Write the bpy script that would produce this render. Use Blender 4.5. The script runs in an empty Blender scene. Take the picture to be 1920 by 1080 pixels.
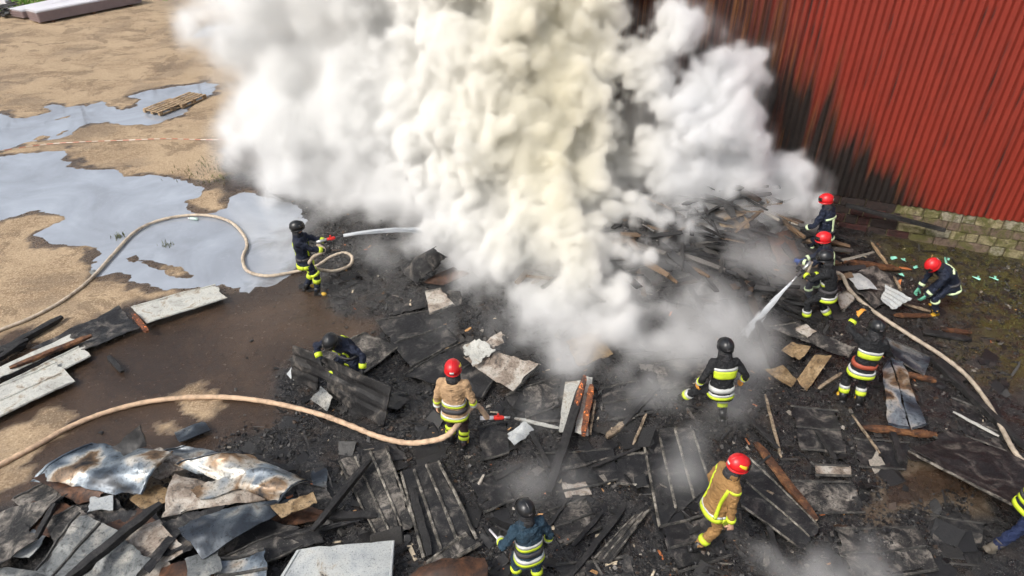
import bpy, bmesh, math, random
import numpy as np
from mathutils import Vector, Matrix

# ------------------------------------------------------------------ camera, sky, sun, exposure
SC = bpy.context.scene
COL = SC.collection
CAM_H, PITCH, FPX = 8.6, math.radians(34.5), 1280.0
cam_d = bpy.data.cameras.new('camera')
cam_d.sensor_width = 36.0
cam_d.lens = 24.0
cam_d.clip_start = 0.1
cam_d.clip_end = 2000.0
cam = bpy.data.objects.new('camera', cam_d)
COL.objects.link(cam)
cam.location = (0, 0, CAM_H)
cam.rotation_euler = (math.pi / 2 - PITCH, 0, 0)
SC.camera = cam

SUN_EL, SUN_AZ = math.radians(46), math.radians(232)      # azimuth clockwise from +Y: behind the camera, to its left
world = bpy.data.worlds.new('World')
SC.world = world
world.use_nodes = True
wn = world.node_tree
wn.nodes.clear()
w_out = wn.nodes.new('ShaderNodeOutputWorld')
w_bg = wn.nodes.new('ShaderNodeBackground')
w_sky = wn.nodes.new('ShaderNodeTexSky')
w_sky.sky_type = 'NISHITA'
w_sky.sun_disc = False
w_sky.sun_elevation = SUN_EL
w_sky.sun_rotation = SUN_AZ
w_sky.air_density = 1.0
w_sky.dust_density = 4.0
w_hsv = wn.nodes.new('ShaderNodeHueSaturation')
w_hsv.inputs['Saturation'].default_value = 0.45
w_bg.inputs['Strength'].default_value = 0.11
wn.links.new(w_sky.outputs[0], w_hsv.inputs['Color'])
wn.links.new(w_hsv.outputs[0], w_bg.inputs['Color'])
wn.links.new(w_bg.outputs[0], w_out.inputs['Surface'])

sun_d = bpy.data.lights.new('sun', 'SUN')
sun_d.energy = 1.5
sun_d.angle = math.radians(12)
sun_d.color = (1.0, 0.95, 0.88)
sun = bpy.data.objects.new('sun', sun_d)
COL.objects.link(sun)
sun_dir = Vector((math.sin(SUN_AZ) * math.cos(SUN_EL), math.cos(SUN_AZ) * math.cos(SUN_EL), math.sin(SUN_EL)))
sun.rotation_euler = sun_dir.to_track_quat('Z', 'Y').to_euler()
sun.location = (-6, -8, 20)

SC.view_settings.view_transform = 'Standard'
SC.view_settings.look = 'None'
SC.view_settings.exposure = 0.82
SC.view_settings.gamma = 1.0
SC.render.engine = 'CYCLES'
SC.cycles.use_denoising = True
SC.cycles.use_adaptive_sampling = True
SC.cycles.adaptive_threshold = 0.04
SC.cycles.adaptive_min_samples = 12
SC.cycles.max_bounces = 12
SC.cycles.diffuse_bounces = 3
SC.cycles.glossy_bounces = 3
SC.cycles.transmission_bounces = 3
SC.cycles.transparent_max_bounces = 8
SC.cycles.volume_bounces = 7
SC.cycles.volume_step_rate = 1.0
SC.cycles.volume_max_steps = 256
SC.cycles.caustics_reflective = False
SC.cycles.caustics_refractive = False
SC.cycles.sample_clamp_indirect = 6.0

# ------------------------------------------------------------------ helpers
RNG = np.random.default_rng(7)
random.seed(7)
CP, SP = math.cos(PITCH), math.sin(PITCH)

def P(px, py, z=0.0):
    """Point of the place at height z that the photograph shows at pixel (px, py) of 1920 x 1080."""
    a, b = (px - 960) / FPX, (540 - py) / FPX
    d = Vector((a, b * SP + CP, b * CP - SP))
    t = (z - CAM_H) / d.z
    return Vector((d.x * t, d.y * t, z))

def PY(px, py, Y):
    """Point on the same ray at distance Y along the ground."""
    a, b = (px - 960) / FPX, (540 - py) / FPX
    d = Vector((a, b * SP + CP, b * CP - SP))
    t = Y / d.y
    return Vector((d.x * t, Y, CAM_H + d.z * t))

def _hash(ix, iy, iz, seed):
    h = (ix * 374761393 + iy * 668265263 + iz * 1274126177 + seed * 974711) & 0xFFFFFFFF
    h = ((h ^ (h >> 13)) * 1274126177) & 0xFFFFFFFF
    return ((h ^ (h >> 16)) & 0xFFFF) / 32767.5 - 1.0

def noise3(x, y, z, seed=0):
    x = np.asarray(x, dtype=np.float64); y = np.asarray(y, dtype=np.float64) + 0 * x; z = np.asarray(z, dtype=np.float64) + 0 * x
    ix, iy, iz = np.floor(x).astype(np.int64), np.floor(y).astype(np.int64), np.floor(z).astype(np.int64)
    fx, fy, fz = x - ix, y - iy, z - iz
    u, v, w = [f * f * f * (f * (f * 6 - 15) + 10) for f in (fx, fy, fz)]
    r = 0
    for dx in (0, 1):
        for dy in (0, 1):
            for dz in (0, 1):
                wt = (u if dx else 1 - u) * (v if dy else 1 - v) * (w if dz else 1 - w)
                r = r + wt * _hash(ix + dx, iy + dy, iz + dz, seed)
    return r

def fbm(x, y, z=0.0, octv=4, seed=0, gain=0.5):
    a, s, r = 1.0, 1.0, 0
    for k in range(octv):
        r = r + a * noise3(np.asarray(x) * s + 17.3 * k, np.asarray(y) * s - 9.1 * k, np.asarray(z) * s, seed + k)
        a *= gain; s *= 2.03
    return r

def sstep(a, b, x):
    t = np.clip((np.asarray(x) - a) / (b - a), 0, 1)
    return t * t * (3 - 2 * t)

def poly_sd(x, y, poly):
    """Signed distance to a polygon, negative inside."""
    p = np.array(poly, dtype=float)
    q = np.roll(p, -1, axis=0)
    best = np.full(x.shape, 1e18); inside = np.zeros(x.shape, bool)
    for (ax, ay), (bx, by) in zip(p, q):
        ex, ey = bx - ax, by - ay
        L = ex * ex + ey * ey + 1e-12
        t = np.clip(((x - ax) * ex + (y - ay) * ey) / L, 0, 1)
        best = np.minimum(best, (x - ax - t * ex) ** 2 + (y - ay - t * ey) ** 2)
        c = ((ay > y) != (by > y)) & (x < (bx - ax) * (y - ay) / (by - ay + 1e-18) + ax)
        inside ^= c
    d = np.sqrt(best)
    return np.where(inside, -d, d)

def wpoly(pix, z=0.0):
    return [tuple(P(a, b, z)[:2]) for a, b in pix]

def tag(o, label=None, cat=None, group=None, kind=None):
    if label: o['label'] = label
    if cat: o['category'] = cat
    if group: o['group'] = group
    if kind: o['kind'] = kind
    return o

def empty(name, loc, rz=0.0):
    o = bpy.data.objects.new(name, None)
    o.empty_display_size = 0.2
    COL.objects.link(o)
    o.location = loc
    o.rotation_euler = (0, 0, rz)
    return o

def link_mesh(name, me, mats=None, parent=None, loc=None, smooth=False):
    o = bpy.data.objects.new(name, me)
    COL.objects.link(o)
    if mats is not None:
        for m in (mats if isinstance(mats, (list, tuple)) else [mats]):
            me.materials.append(m)
    if parent is not None: o.parent = parent
    if loc is not None: o.location = loc
    if smooth and len(me.polygons):
        me.polygons.foreach_set('use_smooth', np.ones(len(me.polygons), bool))
    return o

def mesh_from(name, V, F):
    me = bpy.data.meshes.new(name)
    me.from_pydata([tuple(v) for v in V], [], [tuple(f) for f in F])
    me.update()
    return me

def big_mesh(name, V, Q):
    """Fast mesh from numpy: V (n,3), Q (m,k) faces all with k corners."""
    me = bpy.data.meshes.new(name)
    V = np.asarray(V, dtype=np.float32); Q = np.asarray(Q, dtype=np.int32)
    m, k = Q.shape
    me.vertices.add(len(V)); me.vertices.foreach_set('co', V.ravel())
    me.loops.add(m * k); me.loops.foreach_set('vertex_index', Q.ravel())
    me.polygons.add(m)
    me.polygons.foreach_set('loop_start', np.arange(m, dtype=np.int32) * k)
    me.update(calc_edges=True)
    me.validate()
    return me

def fattr(me, name, vals):
    a = me.attributes.new(name, 'FLOAT', 'POINT')
    a.data.foreach_set('value', np.asarray(vals, dtype=np.float32))

def cattr(me, name, rgb):
    a = me.attributes.new(name, 'FLOAT_COLOR', 'POINT')
    n = len(rgb)
    c = np.ones((n, 4), np.float32); c[:, :3] = rgb
    a.data.foreach_set('color', c.ravel())

def tube_rings(path, radii, seg=8, up=Vector((0, 0, 1)), squash=1.0, close=True):
    """Verts and faces of a tube along a list of points."""
    path = [Vector(p) for p in path]
    n = len(path)
    V, F = [], []
    ref = None
    for i, p in enumerate(path):
        t = (path[min(i + 1, n - 1)] - path[max(i - 1, 0)])
        if t.length < 1e-9: t = Vector((0, 0, 1))
        t.normalize()
        if ref is None:
            ref = up - t * up.dot(t)
            if ref.length < 1e-3:
                ref = Vector((1, 0, 0)) - t * t.x
        else:
            ref = ref - t * ref.dot(t)
        ref.normalize()
        b = t.cross(ref)
        r = radii[i] if isinstance(radii, (list, tuple)) else radii
        for k in range(seg):
            a = 2 * math.pi * k / seg
            V.append(p + ref * (r * math.cos(a) * squash) + b * (r * math.sin(a)))
    for i in range(n - 1):
        for k in range(seg):
            k2 = (k + 1) % seg
            F.append((i * seg + k, i * seg + k2, (i + 1) * seg + k2, (i + 1) * seg + k))
    if close:
        F.append(tuple(reversed(range(seg))))
        F.append(tuple((n - 1) * seg + k for k in range(seg)))
    return V, F

class MB:
    def __init__(self): self.V, self.F, self.M = [], [], []
    def add(self, V, F, mi=0):
        o = len(self.V)
        self.V += [tuple(v) for v in V]
        for f in F:
            self.F.append(tuple(o + i for i in f)); self.M.append(mi)
    def box(self, c, s, rot=None, mi=0, jit=0.0):
        V = []
        for dx, dy, dz in ((-1,-1,-1),(1,-1,-1),(1,1,-1),(-1,1,-1),(-1,-1,1),(1,-1,1),(1,1,1),(-1,1,1)):
            v = Vector((dx * s[0] / 2, dy * s[1] / 2, dz * s[2] / 2))
            if jit: v += Vector([random.uniform(-jit, jit) for _ in range(3)])
            if rot: v = rot @ v
            V.append(v + Vector(c))
        self.add(V, ((0,3,2,1),(4,5,6,7),(0,1,5,4),(1,2,6,5),(2,3,7,6),(3,0,4,7)), mi)
    def tube(self, path, radii, seg=8, mi=0, **k):
        V, F = tube_rings(path, radii, seg, **k)
        self.add(V, F, mi)
    def ball(self, c, r, seg=10, mi=0):
        if not isinstance(r, (tuple, list)): r = (r, r, r)
        V, F = [], []
        nr = seg // 2 + 1
        for i in range(1, nr):
            th = math.pi * i / nr
            for k in range(seg):
                ph = 2 * math.pi * k / seg
                V.append((c[0] + r[0] * math.sin(th) * math.cos(ph), c[1] + r[1] * math.sin(th) * math.sin(ph), c[2] + r[2] * math.cos(th)))
        top, bot = len(V), len(V) + 1
        V += [(c[0], c[1], c[2] + r[2]), (c[0], c[1], c[2] - r[2])]
        for i in range(nr - 2):
            for k in range(seg):
                F.append((i * seg + k, (i + 1) * seg + k, (i + 1) * seg + (k + 1) % seg, i * seg + (k + 1) % seg))
        for k in range(seg):
            F.append((top, k, (k + 1) % seg)); F.append((bot, (nr - 2) * seg + (k + 1) % seg, (nr - 2) * seg + k))
        self.add(V, F, mi)
    def build(self, name, mats, parent=None, loc=None, smooth=False):
        me = mesh_from(name, self.V, self.F)
        o = link_mesh(name, me, mats, parent, loc, smooth)
        if len(o.data.materials) > 1: me.polygons.foreach_set('material_index', np.array(self.M, np.int32))
        return o

def catmull(pts, n=8):
    pts = [Vector(p) for p in pts]
    out = []
    for i in range(len(pts) - 1):
        p0, p1, p2, p3 = pts[max(i - 1, 0)], pts[i], pts[i + 1], pts[min(i + 2, len(pts) - 1)]
        for k in range(n):
            t = k / n
            out.append(0.5 * ((2 * p1) + (p2 - p0) * t + (2 * p0 - 5 * p1 + 4 * p2 - p3) * t * t + (3 * p1 - p0 - 3 * p2 + p3) * t ** 3))
    out.append(pts[-1])
    return out

# ------------------------------------------------------------------ materials
class NT:
    def __init__(self, name):
        self.m = bpy.data.materials.new(name)
        self.m.use_nodes = True
        self.t = self.m.node_tree
        self.b = self.t.nodes['Principled BSDF']
        self.out = self.t.nodes['Material Output']
    def n(self, typ, **kw):
        nd = self.t.nodes.new(typ)
        for k, v in kw.items():
            if k in nd.inputs: nd.inputs[k].default_value = v
            else: setattr(nd, k, v)
        return nd
    def l(self, a, b): self.t.links.new(a, b)
    def pos(self, scale=(1, 1, 1)):
        g = self.n('ShaderNodeNewGeometry')
        if scale == (1, 1, 1): return g.outputs['Position']
        v = self.n('ShaderNodeVectorMath', operation='MULTIPLY'); v.inputs[1].default_value = scale
        self.l(g.outputs['Position'], v.inputs[0]); return v.outputs[0]
    def obj(self, scale=(1, 1, 1)):
        g = self.n('ShaderNodeTexCoord')
        v = self.n('ShaderNodeVectorMath', operation='MULTIPLY'); v.inputs[1].default_value = scale
        self.l(g.outputs['Object'], v.inputs[0]); return v.outputs[0]
    def noise(self, vec, scale=5, detail=4, rough=0.55, dist=0.0):
        nd = self.n('ShaderNodeTexNoise', Scale=scale, Detail=detail, Roughness=rough, Distortion=dist)
        self.l(vec, nd.inputs['Vector']); return nd.outputs['Fac']
    def ramp(self, fac, stops, interp='LINEAR'):
        r = self.n('ShaderNodeValToRGB'); r.color_ramp.interpolation = interp
        e = r.color_ramp.elements
        while len(e) < len(stops): e.new(0.5)
        for el, (p, c) in zip(e, stops):
            el.position = p
            el.color = (c, c, c, 1) if isinstance(c, (int, float)) else (*c, 1)
        self.l(fac, r.inputs[0]); return r.outputs[0]
    def mix(self, fac, a, b, blend='MIX'):
        x = self.n('ShaderNodeMix', data_type='RGBA', blend_type=blend)
        for sock, v in ((x.inputs[0], fac), (x.inputs[6], a), (x.inputs[7], b)):
            if isinstance(v, (int, float)): sock.default_value = v
            elif isinstance(v, tuple): sock.default_value = (*v, 1)
            else: self.l(v, sock)
        return x.outputs[2]
    def math(self, op, a, b=0.0, clamp=False):
        x = self.n('ShaderNodeMath', operation=op, use_clamp=clamp)
        for s, v in ((x.inputs[0], a), (x.inputs[1], b)):
            if isinstance(v, (int, float)): s.default_value = v
            else: self.l(v, s)
        return x.outputs[0]
    def attr(self, name, out='Fac'):
        a = self.n('ShaderNodeAttribute', attribute_name=name); return a.outputs[out]
    def bump(self, h, dist=0.01, strength=0.5):
        b = self.n('ShaderNodeBump', Distance=dist, Strength=strength)
        self.l(h, b.inputs['Height']); self.l(b.outputs[0], self.b.inputs['Normal'])
    def set(self, col=None, rough=None, metal=None, spec=None):
        for k, v in (('Base Color', col), ('Roughness', rough), ('Metallic', metal), ('Specular IOR Level', spec)):
            if v is None: continue
            s = self.b.inputs[k]
            if isinstance(v, tuple): s.default_value = (*v, 1)
            elif isinstance(v, (int, float)): s.default_value = v
            else: self.l(v, s)
        return self.m

def m_ground():
    t = NT('ground_soil')
    p = t.pos()
    n1 = t.noise(p, 0.55, 6, 0.6, 0.6); n2 = t.noise(p, 9, 5, 0.65); n3 = t.noise(p, 60, 3, 0.6)
    ns = t.noise(t.pos((0.6, 0.95, 1)), 0.7, 10, 0.70, 0.6)
    dry = t.mix(n1, (0.24, 0.165, 0.094), (0.42, 0.31, 0.195))
    dry = t.mix(t.ramp(ns, [(0.46, 0), (0.58, 0.75)]), dry, (0.17, 0.108, 0.058))
    dry = t.mix(t.ramp(n2, [(0.35, 0), (0.75, 0.55)]), dry, (0.49, 0.37, 0.235))
    dry = t.mix(t.ramp(n3, [(0.60, 0), (0.72, 0.7)]), dry, (0.16, 0.10, 0.055))
    pt = t.noise(p, 0.7, 10, 0.70, 0.4)
    dry = t.mix(t.ramp(pt, [(0.53, 0), (0.57, 0.62)]), dry, (0.13, 0.085, 0.048))
    gr = t.noise(p, 26, 4, 0.7)
    dry = t.mix(t.ramp(gr, [(0.52, 0), (0.66, 0.6)]), dry, (0.60, 0.48, 0.34))
    dry = t.mix(t.ramp(gr, [(0.34, 0.6), (0.46, 0)]), dry, (0.15, 0.10, 0.058))
    wet = t.mix(n2, (0.015, 0.009, 0.006), (0.056, 0.034, 0.021))
    wet = t.mix(t.ramp(n1, [(0.42, 0), (0.66, 0.75)]), wet, (0.085, 0.053, 0.033))
    wet = t.mix(t.ramp(n3, [(0.62, 0), (0.75, 0.8)]), wet, (0.02, 0.014, 0.01))
    ch = t.mix(n2, (0.004, 0.004, 0.0045), (0.017, 0.0165, 0.0165))
    ch = t.mix(t.ramp(t.noise(p, 2.3, 5, 0.7), [(0.50, 0), (0.72, 0.8)]), ch, (0.036, 0.023, 0.015))
    ch = t.mix(t.ramp(gr, [(0.54, 0), (0.64, 0.8)]), ch, (0.060, 0.057, 0.054))
    ch = t.mix(t.ramp(n3, [(0.60, 0), (0.68, 0.9)]), ch, (0.20, 0.185, 0.17))
    moss = t.mix(n2, (0.035, 0.022, 0.014), (0.085, 0.085, 0.022))
    c = t.mix(t.attr('wet'), dry, wet)
    c = t.mix(t.attr('char'), c, ch)
    c = t.mix(t.math('MULTIPLY', t.attr('moss'), t.ramp(t.noise(p, 3.0, 5, 0.7), [(0.4, 0), (0.55, 1)])), c, moss)
    wetr = t.ramp(n2, [(0.3, 0.07), (0.75, 0.34)])
    r = t.mix(t.attr('wet'), (0.92,) * 3, wetr)
    r = t.mix(t.attr('char'), r, t.ramp(t.noise(p, 4, 5, 0.65), [(0.44, 0.12), (0.60, 0.70)]))
    t.bump(t.math('ADD', n3, t.math('MULTIPLY', n2, 1.5)), 0.014, 0.75)
    return t.set(c, r, spec=0.5)

def m_water():
    t = NT('puddle_water')
    p = t.pos()
    c = t.mix(t.ramp(t.noise(p, 0.5, 4, 0.55, 1.2), [(0.35, 0), (0.7, 1)]), (0.24, 0.26, 0.295), (0.34, 0.375, 0.425))  # silty grey-blue water; sky reflection is partly painted into this base colour
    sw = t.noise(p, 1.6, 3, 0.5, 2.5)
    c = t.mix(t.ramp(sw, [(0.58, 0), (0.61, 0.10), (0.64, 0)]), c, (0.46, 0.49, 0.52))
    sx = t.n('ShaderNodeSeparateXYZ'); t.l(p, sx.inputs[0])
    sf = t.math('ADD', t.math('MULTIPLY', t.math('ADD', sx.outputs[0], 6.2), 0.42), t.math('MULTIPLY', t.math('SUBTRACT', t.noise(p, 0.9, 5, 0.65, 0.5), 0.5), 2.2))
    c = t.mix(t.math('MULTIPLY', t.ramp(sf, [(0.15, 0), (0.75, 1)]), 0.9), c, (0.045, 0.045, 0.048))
    t.b.inputs['IOR'].default_value = 2.2
    t.bump(t.noise(p, 5, 2, 0.5, 0.8), 0.006, 0.05)
    return t.set(c, 0.045)

def burnt(name, stops, scale=3.0, rough=(0.35, 0.8), metal=0.0, soot=0.35, bump=0.25, speck=None, stretch=(1, 1, 1), dist=1.0, det=(8, 0.68)):
    t = NT(name)
    p = t.pos(stretch)
    n1 = t.noise(p, scale, det[0], det[1], dist); n2 = t.noise(t.pos(), 17, 6, 0.7); n3 = t.noise(t.pos(), 55, 4, 0.65)
    c = t.ramp(n1, stops)
    c = t.mix(t.ramp(n3, [(0.30, 0.55 if det[0] > 5 else 0.15), (0.48, 0.0)]), c, (0.010, 0.010, 0.011))
    lo = 0.78 - 0.5 * soot
    c = t.mix(t.ramp(n2, [(lo - 0.10, 0), (lo + 0.08, 0.92)]), c, (0.012, 0.012, 0.013))
    if speck: c = t.mix(t.ramp(n3, [(0.60, 0), (0.70, 0.85)]), c, speck)
    r = t.ramp(n2, [(0.3, rough[0]), (0.7, rough[1])])
    t.bump(t.math('ADD', n2, t.math('MULTIPLY', n3, 0.4)), 0.01, bump)
    return t.set(c, r, metal, 0.38)

def plain(name, col, rough=0.6, metal=0.0, var=0.25, scale=8.0, bump=0.2, bdist=0.004):
    t = NT(name)
    n = t.noise(t.obj(), scale, 4, 0.6)
    lo = tuple(x * (1 - var) for x in col); hi = tuple(min(1, x * (1 + var)) for x in col)
    if bump: t.bump(t.noise(t.obj(), scale * 6, 3, 0.6), bdist, bump)
    return t.set(t.mix(n, lo, hi), rough, metal)

def cloth(name, col, dirt=0.35):
    t = NT(name)
    p = t.obj()
    n = t.noise(p, 7, 5, 0.6); w = t.noise(t.obj((1, 1, 2.2)), 9, 3, 0.5, 1.5)
    lo = tuple(x * 0.72 for x in col); hi = tuple(min(1, x * 1.25) for x in col)
    c = t.mix(n, lo, hi)
    c = t.mix(t.ramp(t.noise(p, 4, 6, 0.7), [(0.52, 0), (0.78, dirt)]), c, (0.06, 0.05, 0.045))
    t.bump(w, 0.05, 0.9)
    return t.set(c, 0.8, 0, 0.3)

BLK = (0.012, 0.012, 0.013)
M = {}
M['ground'] = m_ground()
M['water'] = m_water()
M['white'] = burnt('sooty_white_sheet', [(0.28, (0.20, 0.17, 0.135)), (0.40, (0.40, 0.40, 0.37)), (0.52, (0.50, 0.50, 0.46)), (0.60, (0.36, 0.32, 0.26)), (0.70, (0.17, 0.14, 0.11))], 3.0, (0.45, 0.75), 0.0, 0.20, 0.3)
M['galv'] = burnt('spangled_galvanised_sheet', [(0.30, (0.33, 0.355, 0.37)), (0.5, (0.44, 0.46, 0.46)), (0.62, (0.50, 0.51, 0.49)), (0.75, (0.26, 0.29, 0.32))], 6, (0.32, 0.55), 0.15, 0.14, 0.2)
M['galvblot'] = burnt('soot_blotted_galvanised_sheet', [(0.30, (0.24, 0.26, 0.27)), (0.45, (0.38, 0.40, 0.40)), (0.60, (0.46, 0.47, 0.45)), (0.66, (0.36, 0.33, 0.28)), (0.69, (0.03, 0.03, 0.03)), (0.8, (0.014, 0.014, 0.014))], 2.6, (0.34, 0.6), 0.15, 0.20, 0.25, None, (1, 1, 1), 0.4)
M['char'] = burnt('charred_sheet', [(0.30, (0.006, 0.006, 0.007)), (0.48, (0.012, 0.012, 0.013)), (0.55, (0.036, 0.034, 0.033)), (0.64, (0.13, 0.115, 0.10))], 2.6, (0.32, 0.75), 0.0, 0.35, 0.45, (0.09, 0.085, 0.08))
M['charash'] = burnt('ashy_charred_sheet', [(0.32, (0.010, 0.010, 0.011)), (0.47, (0.024, 0.023, 0.022)), (0.55, (0.13, 0.115, 0.10)), (0.72, (0.34, 0.31, 0.27))], 2.4, (0.4, 0.85), 0.0, 0.40, 0.5, (0.2, 0.19, 0.17))
M['paleash'] = burnt('pale_burnt_sheet', [(0.30, (0.05, 0.045, 0.04)), (0.44, (0.24, 0.19, 0.15)), (0.55, (0.40, 0.36, 0.31)), (0.7, (0.47, 0.45, 0.41))], 2.6, (0.45, 0.85), 0.0, 0.30, 0.4, (0.05, 0.045, 0.04))
M['heat'] = burnt('heat_tinted_steel', [(0.30, (0.016, 0.017, 0.020)), (0.42, (0.065, 0.085, 0.11)), (0.49, (0.20, 0.235, 0.265)), (0.54, (0.44, 0.415, 0.365)), (0.585, (0.20, 0.13, 0.075)), (0.65, (0.025, 0.022, 0.022))], 1.25, (0.22, 0.5), 0.3, 0.34, 0.12, None, (1, 1, 1), 0.5, (4, 0.5))
M['bluesteel'] = burnt('blued_sooty_steel', [(0.32, (0.010, 0.012, 0.015)), (0.48, (0.030, 0.038, 0.050)), (0.58, (0.085, 0.10, 0.115)), (0.66, (0.22, 0.225, 0.215)), (0.74, (0.10, 0.07, 0.045))], 1.9, (0.22, 0.55), 0.35, 0.32, 0.15, None, (1, 1, 1), 0.8, (4, 0.5))
M['greysheet'] = burnt('grey_smoked_sheet', [(0.32, (0.055, 0.060, 0.064)), (0.5, (0.16, 0.17, 0.17)), (0.62, (0.32, 0.31, 0.28)), (0.74, (0.5, 0.48, 0.43))], 2.0, (0.3, 0.65), 0.15, 0.32, 0.3, (0.03, 0.03, 0.03))
M['tan'] = burnt('scorched_tan_sheet', [(0.32, (0.08, 0.045, 0.02)), (0.48, (0.21, 0.14, 0.07)), (0.62, (0.34, 0.245, 0.14)), (0.76, (0.16, 0.10, 0.05))], 3.2, (0.5, 0.8), 0, 0.34, 0.4)
M['rust'] = burnt('rusted_sheet', [(0.32, (0.016, 0.013, 0.012)), (0.5, (0.06, 0.030, 0.018)), (0.64, (0.14, 0.062, 0.03)), (0.76, (0.05, 0.04, 0.04))], 2.5, (0.35, 0.75), 0.1, 0.3, 0.4)
M['ribpale'] = burnt('pale_rib_edge', [(0.40, (0.02, 0.019, 0.018)), (0.50, (0.13, 0.118, 0.10)), (0.64, (0.38, 0.35, 0.30))], 4, (0.4, 0.7), 0, 0.40, 0.3)
M['ribdark'] = burnt('dark_rib_edge', [(0.36, (0.018, 0.018, 0.018)), (0.55, (0.06, 0.057, 0.052)), (0.70, (0.19, 0.17, 0.145))], 6, (0.4, 0.7), 0, 0.25, 0.2)
M['charwood'] = burnt('charred_wood', [(0.35, (0.008, 0.008, 0.008)), (0.55, (0.022, 0.021, 0.021)), (0.72, (0.055, 0.05, 0.046))], 5, (0.45, 0.8), 0, 0.3, 0.8)
M['brownwood'] = burnt('scorched_brown_wood', [(0.34, (0.02, 0.013, 0.01)), (0.5, (0.10, 0.042, 0.020)), (0.66, (0.24, 0.115, 0.05))], 4, (0.5, 0.8), 0, 0.34, 0.6)
M['palewood'] = burnt('pale_split_wood', [(0.36, (0.06, 0.042, 0.028)), (0.5, (0.24, 0.18, 0.12)), (0.68, (0.42, 0.34, 0.25))], 5, (0.6, 0.85), 0, 0.34, 0.5, None, (1, 1, 1))
M['greywood'] = burnt('weathered_pallet_wood', [(0.34, (0.14, 0.09, 0.05)), (0.5, (0.33, 0.23, 0.135)), (0.68, (0.50, 0.38, 0.25))], 6, (0.7, 0.9), 0, 0.10, 0.5)

def m_ember():
    t = NT('smouldering_wood')
    p = t.pos()
    n1 = t.noise(p, 6, 5, 0.65, 0.8); n2 = t.noise(p, 13, 4, 0.7)
    c = t.ramp(n1, [(0.35, (0.02, 0.012, 0.01)), (0.55, (0.16, 0.05, 0.02)), (0.7, (0.34, 0.15, 0.06))])
    t.b.inputs['Emission Color'].default_value = (1.0, 0.26, 0.05, 1)
    t.l(t.ramp(n2, [(0.56, 0.0), (0.70, 1.6)]), t.b.inputs['Emission Strength'])
    t.bump(n2, 0.02, 0.7)
    return t.set(c, 0.75)
M['ember'] = m_ember()

# ------------------------------------------------------------------ ground with its puddle hollows, burnt zone and heap
PUD_A = [(-260,200),(-120,222),(0,213),(40,222),(67,217),(97,207),(87,200),(100,193),(123,200),(163,197),(190,190),(200,200),(227,207),(257,197),(260,187),(240,180),(293,167),(320,163),(350,160),(383,153),(403,157),(400,173),(380,183),(340,215),(297,230),(277,235),(233,232),(213,230),(207,227),(167,230),(140,243),(133,250),(110,258),(77,263),(43,270),(17,280),(0,283),(-150,285),(-300,262)]
PUD_B = [(-300,300),(-100,296),(0,295),(43,290),(60,287),(117,283),(123,290),(120,298),(137,302),(125,312),(140,317),(187,320),(207,318),(233,330),(310,332),(333,338),(383,350),(382,358),(375,368),(353,373),(340,385),(345,397),(400,402),(430,385),(440,358),(480,364),(545,384),(578,404),(566,440),(552,500),(530,530),(470,543),(420,532),(350,540),(300,540),(263,527),(250,515),(207,512),(190,515),(178,505),(180,487),(195,473),(160,458),(110,453),(73,447),(67,438),(97,420),(125,407),(80,397),(50,395),(20,405),(0,412),(-150,430),(-300,420)]
ISLE = [(228,483),(255,479),(300,488),(335,500),(365,520),(350,528),(300,508),(285,504)]
ISLES_A = [[(100,258),(116,244),(130,243),(118,250)],[(62,262),(80,253),(100,255),(75,262)],[(90,226),(110,220),(127,217),(112,225)]]
PUD_C = [(360,58),(400,52),(470,55),(560,70),(520,80),(440,75),(380,70)]
WET = [(-400,640),(90,640),(180,590),(300,560),(330,545),(430,535),(470,470),(440,360),(400,300),(470,250),(600,330),(700,560),(760,640),(760,900),(480,900),(330,900),(60,990),(-200,1100),(-400,1100)]
SANDS = [[(343,726),(375,717),(390,745),(422,762),(393,780),(347,780),(327,768)],[(-300,900),(-100,855),(0,816),(97,769),(166,777),(112,809),(88,833),(72,863),(36,903),(0,921),(-200,990)],[(300,795),(335,782),(330,800),(305,806)]]
CHAR = [(440,330),(500,300),(700,250),(1000,180),(2300,240),(2300,1500),(-200,1500),(-60,1000),(30,945),(250,905),(330,868),(430,835),(560,806),(520,765),(535,705),(640,690),(690,655),(705,600),(615,575),(575,520),(590,470),(600,430),(545,392),(480,350)]
MOSS = [(1690,470),(1780,470),(2200,500),(2200,760),(1950,760),(1850,720),(1780,650),(1850,620),(1800,540),(1700,500)]
EARTH = [(1690,880),(1720,868),(1790,900),(1850,925),(1800,940),(1730,935),(1700,960),(1640,985),(1600,975),(1640,930)]

def axis(lo, hi, step, far, grow=1.35):
    a = list(np.arange(lo, hi, step))
    s, v = step, a[-1]
    while v < far:
        s *= grow; v += s; a.append(v)
    s, v, b = step, lo, []
    while v > -far:
        s *= grow; v -= s; b.append(v)
    return np.array(b[::-1] + a)

HC = P(1250, 500); HC2 = P(1330, 452)
def heap_h(x, y):
    r = ((x - HC.x) / 3.6) ** 2 + ((y - HC.y) / 2.1) ** 2
    r2 = ((x - 1.2) / 2.6) ** 2 + ((y - 12.6) / 1.7) ** 2
    r3 = ((x - HC2.x) / 1.9) ** 2 + ((y - HC2.y) / 1.2) ** 2
    return 1.0 * np.exp(-r3 * 1.3) + 0.95 * np.exp(-r * 1.2) + 0.45 * np.exp(-r2 * 1.4)

W_PUD_A, W_PUD_B, W_PUD_C = wpoly(PUD_A), wpoly(PUD_B), wpoly(PUD_C)
W_CHAR, W_WET = wpoly(CHAR), wpoly(WET)

def char_mask(x, y):
    return 1 - sstep(-0.25, 0.35, poly_sd(x, y, W_CHAR) + 0.55 * fbm(x * 0.9, y * 0.9, 3.1, 4, 11))

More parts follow.
